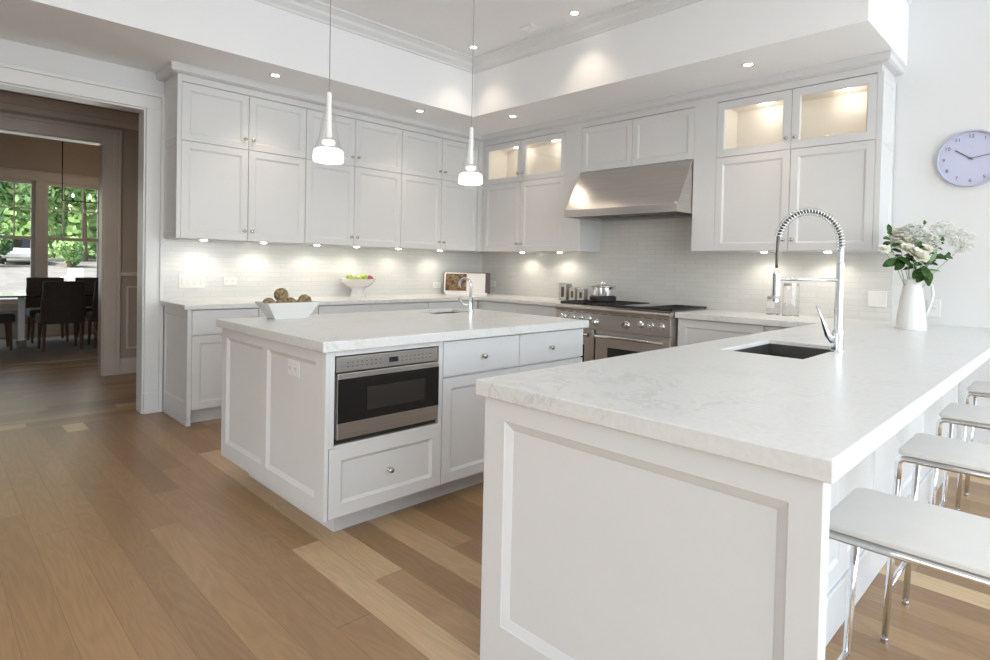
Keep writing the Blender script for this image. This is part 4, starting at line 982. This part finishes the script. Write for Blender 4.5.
# ================================================================ OUTSIDE
bm = newbm(); ys = [6.6, 8.5, 28, 60]; zs = [-.25, -.15, .80, 2.0]; nx = 10
rows = [[bm.verts.new((-26+44*i/nx, y, z)) for i in range(nx+1)] for y, z in zip(ys, zs)]
for a, b in zip(rows[1:], rows[2:]):
    for i in range(nx): bm.faces.new((a[i], a[i+1], b[i+1], b[i]))
struct('ground', bm, 'drive')
bm = newbm(); a = [bm.verts.new((-26+44*i/nx, 6.6, -.25)) for i in range(nx+1)]; b = [bm.verts.new((-26+44*i/nx, 8.5, -.15)) for i in range(nx+1)]
for i in range(nx): bm.faces.new((a[i], a[i+1], b[i+1], b[i]))
struct('ground.001', bm, 'lawn')
def foliage(n, rx, ry, rz, size, seed, clumps=9):
    rr = random.Random(seed); bm = newbm(); cs = [(Vector((rr.uniform(-.6, .6)*rx, rr.uniform(-.6, .6)*ry, rr.uniform(-.55, .6)*rz)), rr.uniform(.35, .6)) for _ in range(clumps)]
    for k in range(n):
        c_, s = rr.choice(cs); q = Vector((rr.gauss(0, 1), rr.gauss(0, 1), rr.gauss(0, 1))).normalized()*rr.uniform(.6, 1)
        p = c_+Vector((q.x*rx*s, q.y*ry*s, q.z*rz*s)); nrm = (q+Vector((rr.gauss(0, .5), rr.gauss(0, .5), rr.gauss(0, .5)))).normalized(); u = nrm.orthogonal().normalized(); v = nrm.cross(u); sz = size*rr.uniform(.6, 1.3)
        ang = rr.random()*6.28; u, v = u*math.cos(ang)+v*math.sin(ang), v*math.cos(ang)-u*math.sin(ang)
        bm.faces.new([bm.verts.new(p+u*sz), bm.verts.new(p+v*sz*.5), bm.verts.new(p-u*sz), bm.verts.new(p-v*sz*.5)])
    return bm
def mk_tree(name, label, loc, h, rx, rz, mt, n, seed, size=.16, zc=None, group='trees beyond the driveway', cat='tree'):
    o = thing(name, label, cat, loc, seed, group)
    zc = zc or h-rz
    bm = foliage(n, rx, rx*.8, rz, size, seed); bmesh.ops.translate(bm, verts=bm.verts, vec=(0, 0, zc)); obj('foliage', bm, mt, o)
    obj('trunk', tube(newbm(), [(0, 0, -.1), (.1, 0, zc*.6), (0, .1, zc+rz*.3)], [.14, .10, .05], 8), 'bark', o)
tl = ['leafy tree seen through the left-hand window, left of its muntin', 'leafy tree straight behind the window post', 'tall leafy tree behind the right-hand window', 'leafy tree at the back right, partly behind the door jamb', 'rear tree filling the gap at the left', 'rear tree filling the gap in the middle', 'rear tree filling the gap at the right']
for i, (x, y, h, r_) in enumerate(((-2.6, 32, 10, 1.9), (1.5, 34, 11, 1.9), (5.6, 32, 11, 1.9), (9.7, 34, 11, 1.9), (-1.6, 42, 15, 2.8), (4.9, 43, 15, 2.8), (11.4, 43, 15, 2.8))):
    mk_tree('garden_tree', tl[i], (x, y, .95 if y < 38 else 1.3), h, r_*1.15, h*.5, 'foliage', 9000, i+1, .24, zc=h*.5)
sl = ['dark round shrub at the right of the right-hand window', 'green shrub at the back of the driveway behind the garden chair', 'dark shrub left of the parked car', 'pale shrub just right of the parked car', 'low green shrub outside at the left photo edge']
for i, (x, y, r_, mt) in enumerate(((4.6, 27.5, 1.35, 'foliage2'), (2.0, 27.8, 1.0, 'foliage'), (-2.75, 27.2, .85, 'foliage2'), (-.1, 27.5, .85, 'foliage'), (-4.9, 28.5, .9, 'foliage'))):
    mk_tree('garden_shrub', sl[i], (x, y, .76), r_*1.6, r_, r_*.95, mt, 4200, i+20, .10, zc=r_*.8, group='shrubs beyond the driveway', cat='shrub')
hg = thing('tall_hedge', 'tall dense green hedge closing off the far side of the garden', 'hedge', (4.5, 38.2, 1.2))
bm = newbm(); rr = random.Random(5)
for k in range(15000):
    p = Vector((rr.uniform(-11, 13), rr.choice((-.8, -.7, .7))+rr.uniform(-.25, .25), rr.uniform(0, 7.0))); u = Vector((rr.gauss(0, 1), rr.gauss(0, .5), rr.gauss(0, 1))).normalized(); v = u.cross(Vector((0, 1, 0))).normalized(); sz = .26*rr.uniform(.6, 1.3)
    bm.faces.new([bm.verts.new(p+u*sz), bm.verts.new(p+v*sz*.55), bm.verts.new(p-u*sz), bm.verts.new(p-v*sz*.55)])
obj('foliage', bm, 'foliage', hg)
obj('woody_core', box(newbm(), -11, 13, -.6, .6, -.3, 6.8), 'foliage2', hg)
car = thing('parked_car', 'silver car parked at the far edge of the driveway, seen through the left window', 'car', (-1.45, 30.2, .86), R(-6))
obj('car_body', prism(-.8, .8, [(-1.9, .25), (-1.95, .55), (-1.3, .72), (1.5, .75), (1.95, .62), (1.95, .25)]), 'carpaint', car, bevel=.08, seg=3)
obj('cabin', prism(-.68, .68, [(-1.0, .72), (-.5, 1.18), (.9, 1.18), (1.4, .75)]), 'carpaint', car, bevel=.06, seg=3)
obj('windshield', prism(-.60, .60, [(-1.02, .76), (-.60, 1.14), (-.58, 1.13), (-.98, .75)]), 'blackglass', car)
for x in (-.8, .8):
    for y in (-1.25, 1.2): 
        bm = newbm(); lathe(bm, [(0, -.09), (.30, -.09), (.30, .09), (0, .09)], 18); bmesh.ops.rotate(bm, verts=bm.verts, cent=(0, 0, 0), matrix=Matrix.Rotation(R(90), 3, 'Y')); obj('wheel', bm, 'tyre', car, loc=(x*.92, y, .30))
gcs = .8
gc = thing('garden_chair', 'white garden chair on the driveway, seen through the right-hand window', 'chair', (-1.9, 15.0, .165), R(200))
obj('seat', box(newbm(), -.24, .24, -.22, .22, .42, .45), 'whiteiron', gc)
for x in (-.22, .22):
    for y in (-.2, .2): obj('leg', tube(newbm(), [(x, y, 0), (x, y, .42)], .02, 6), 'whiteiron', gc)
obj('backrest', boxes([(-.24, .24, .20, .23, .45, .95)]), 'whiteiron', gc)
for s in (-1, 1): obj('armrest', boxes([(s*.24-.02, s*.24+.02, -.2, .22, .62, .65), (s*.24-.02, s*.24+.02, -.2, -.16, .45, .62)]), 'whiteiron', gc)
gc.scale = (gcs, gcs, gcs)
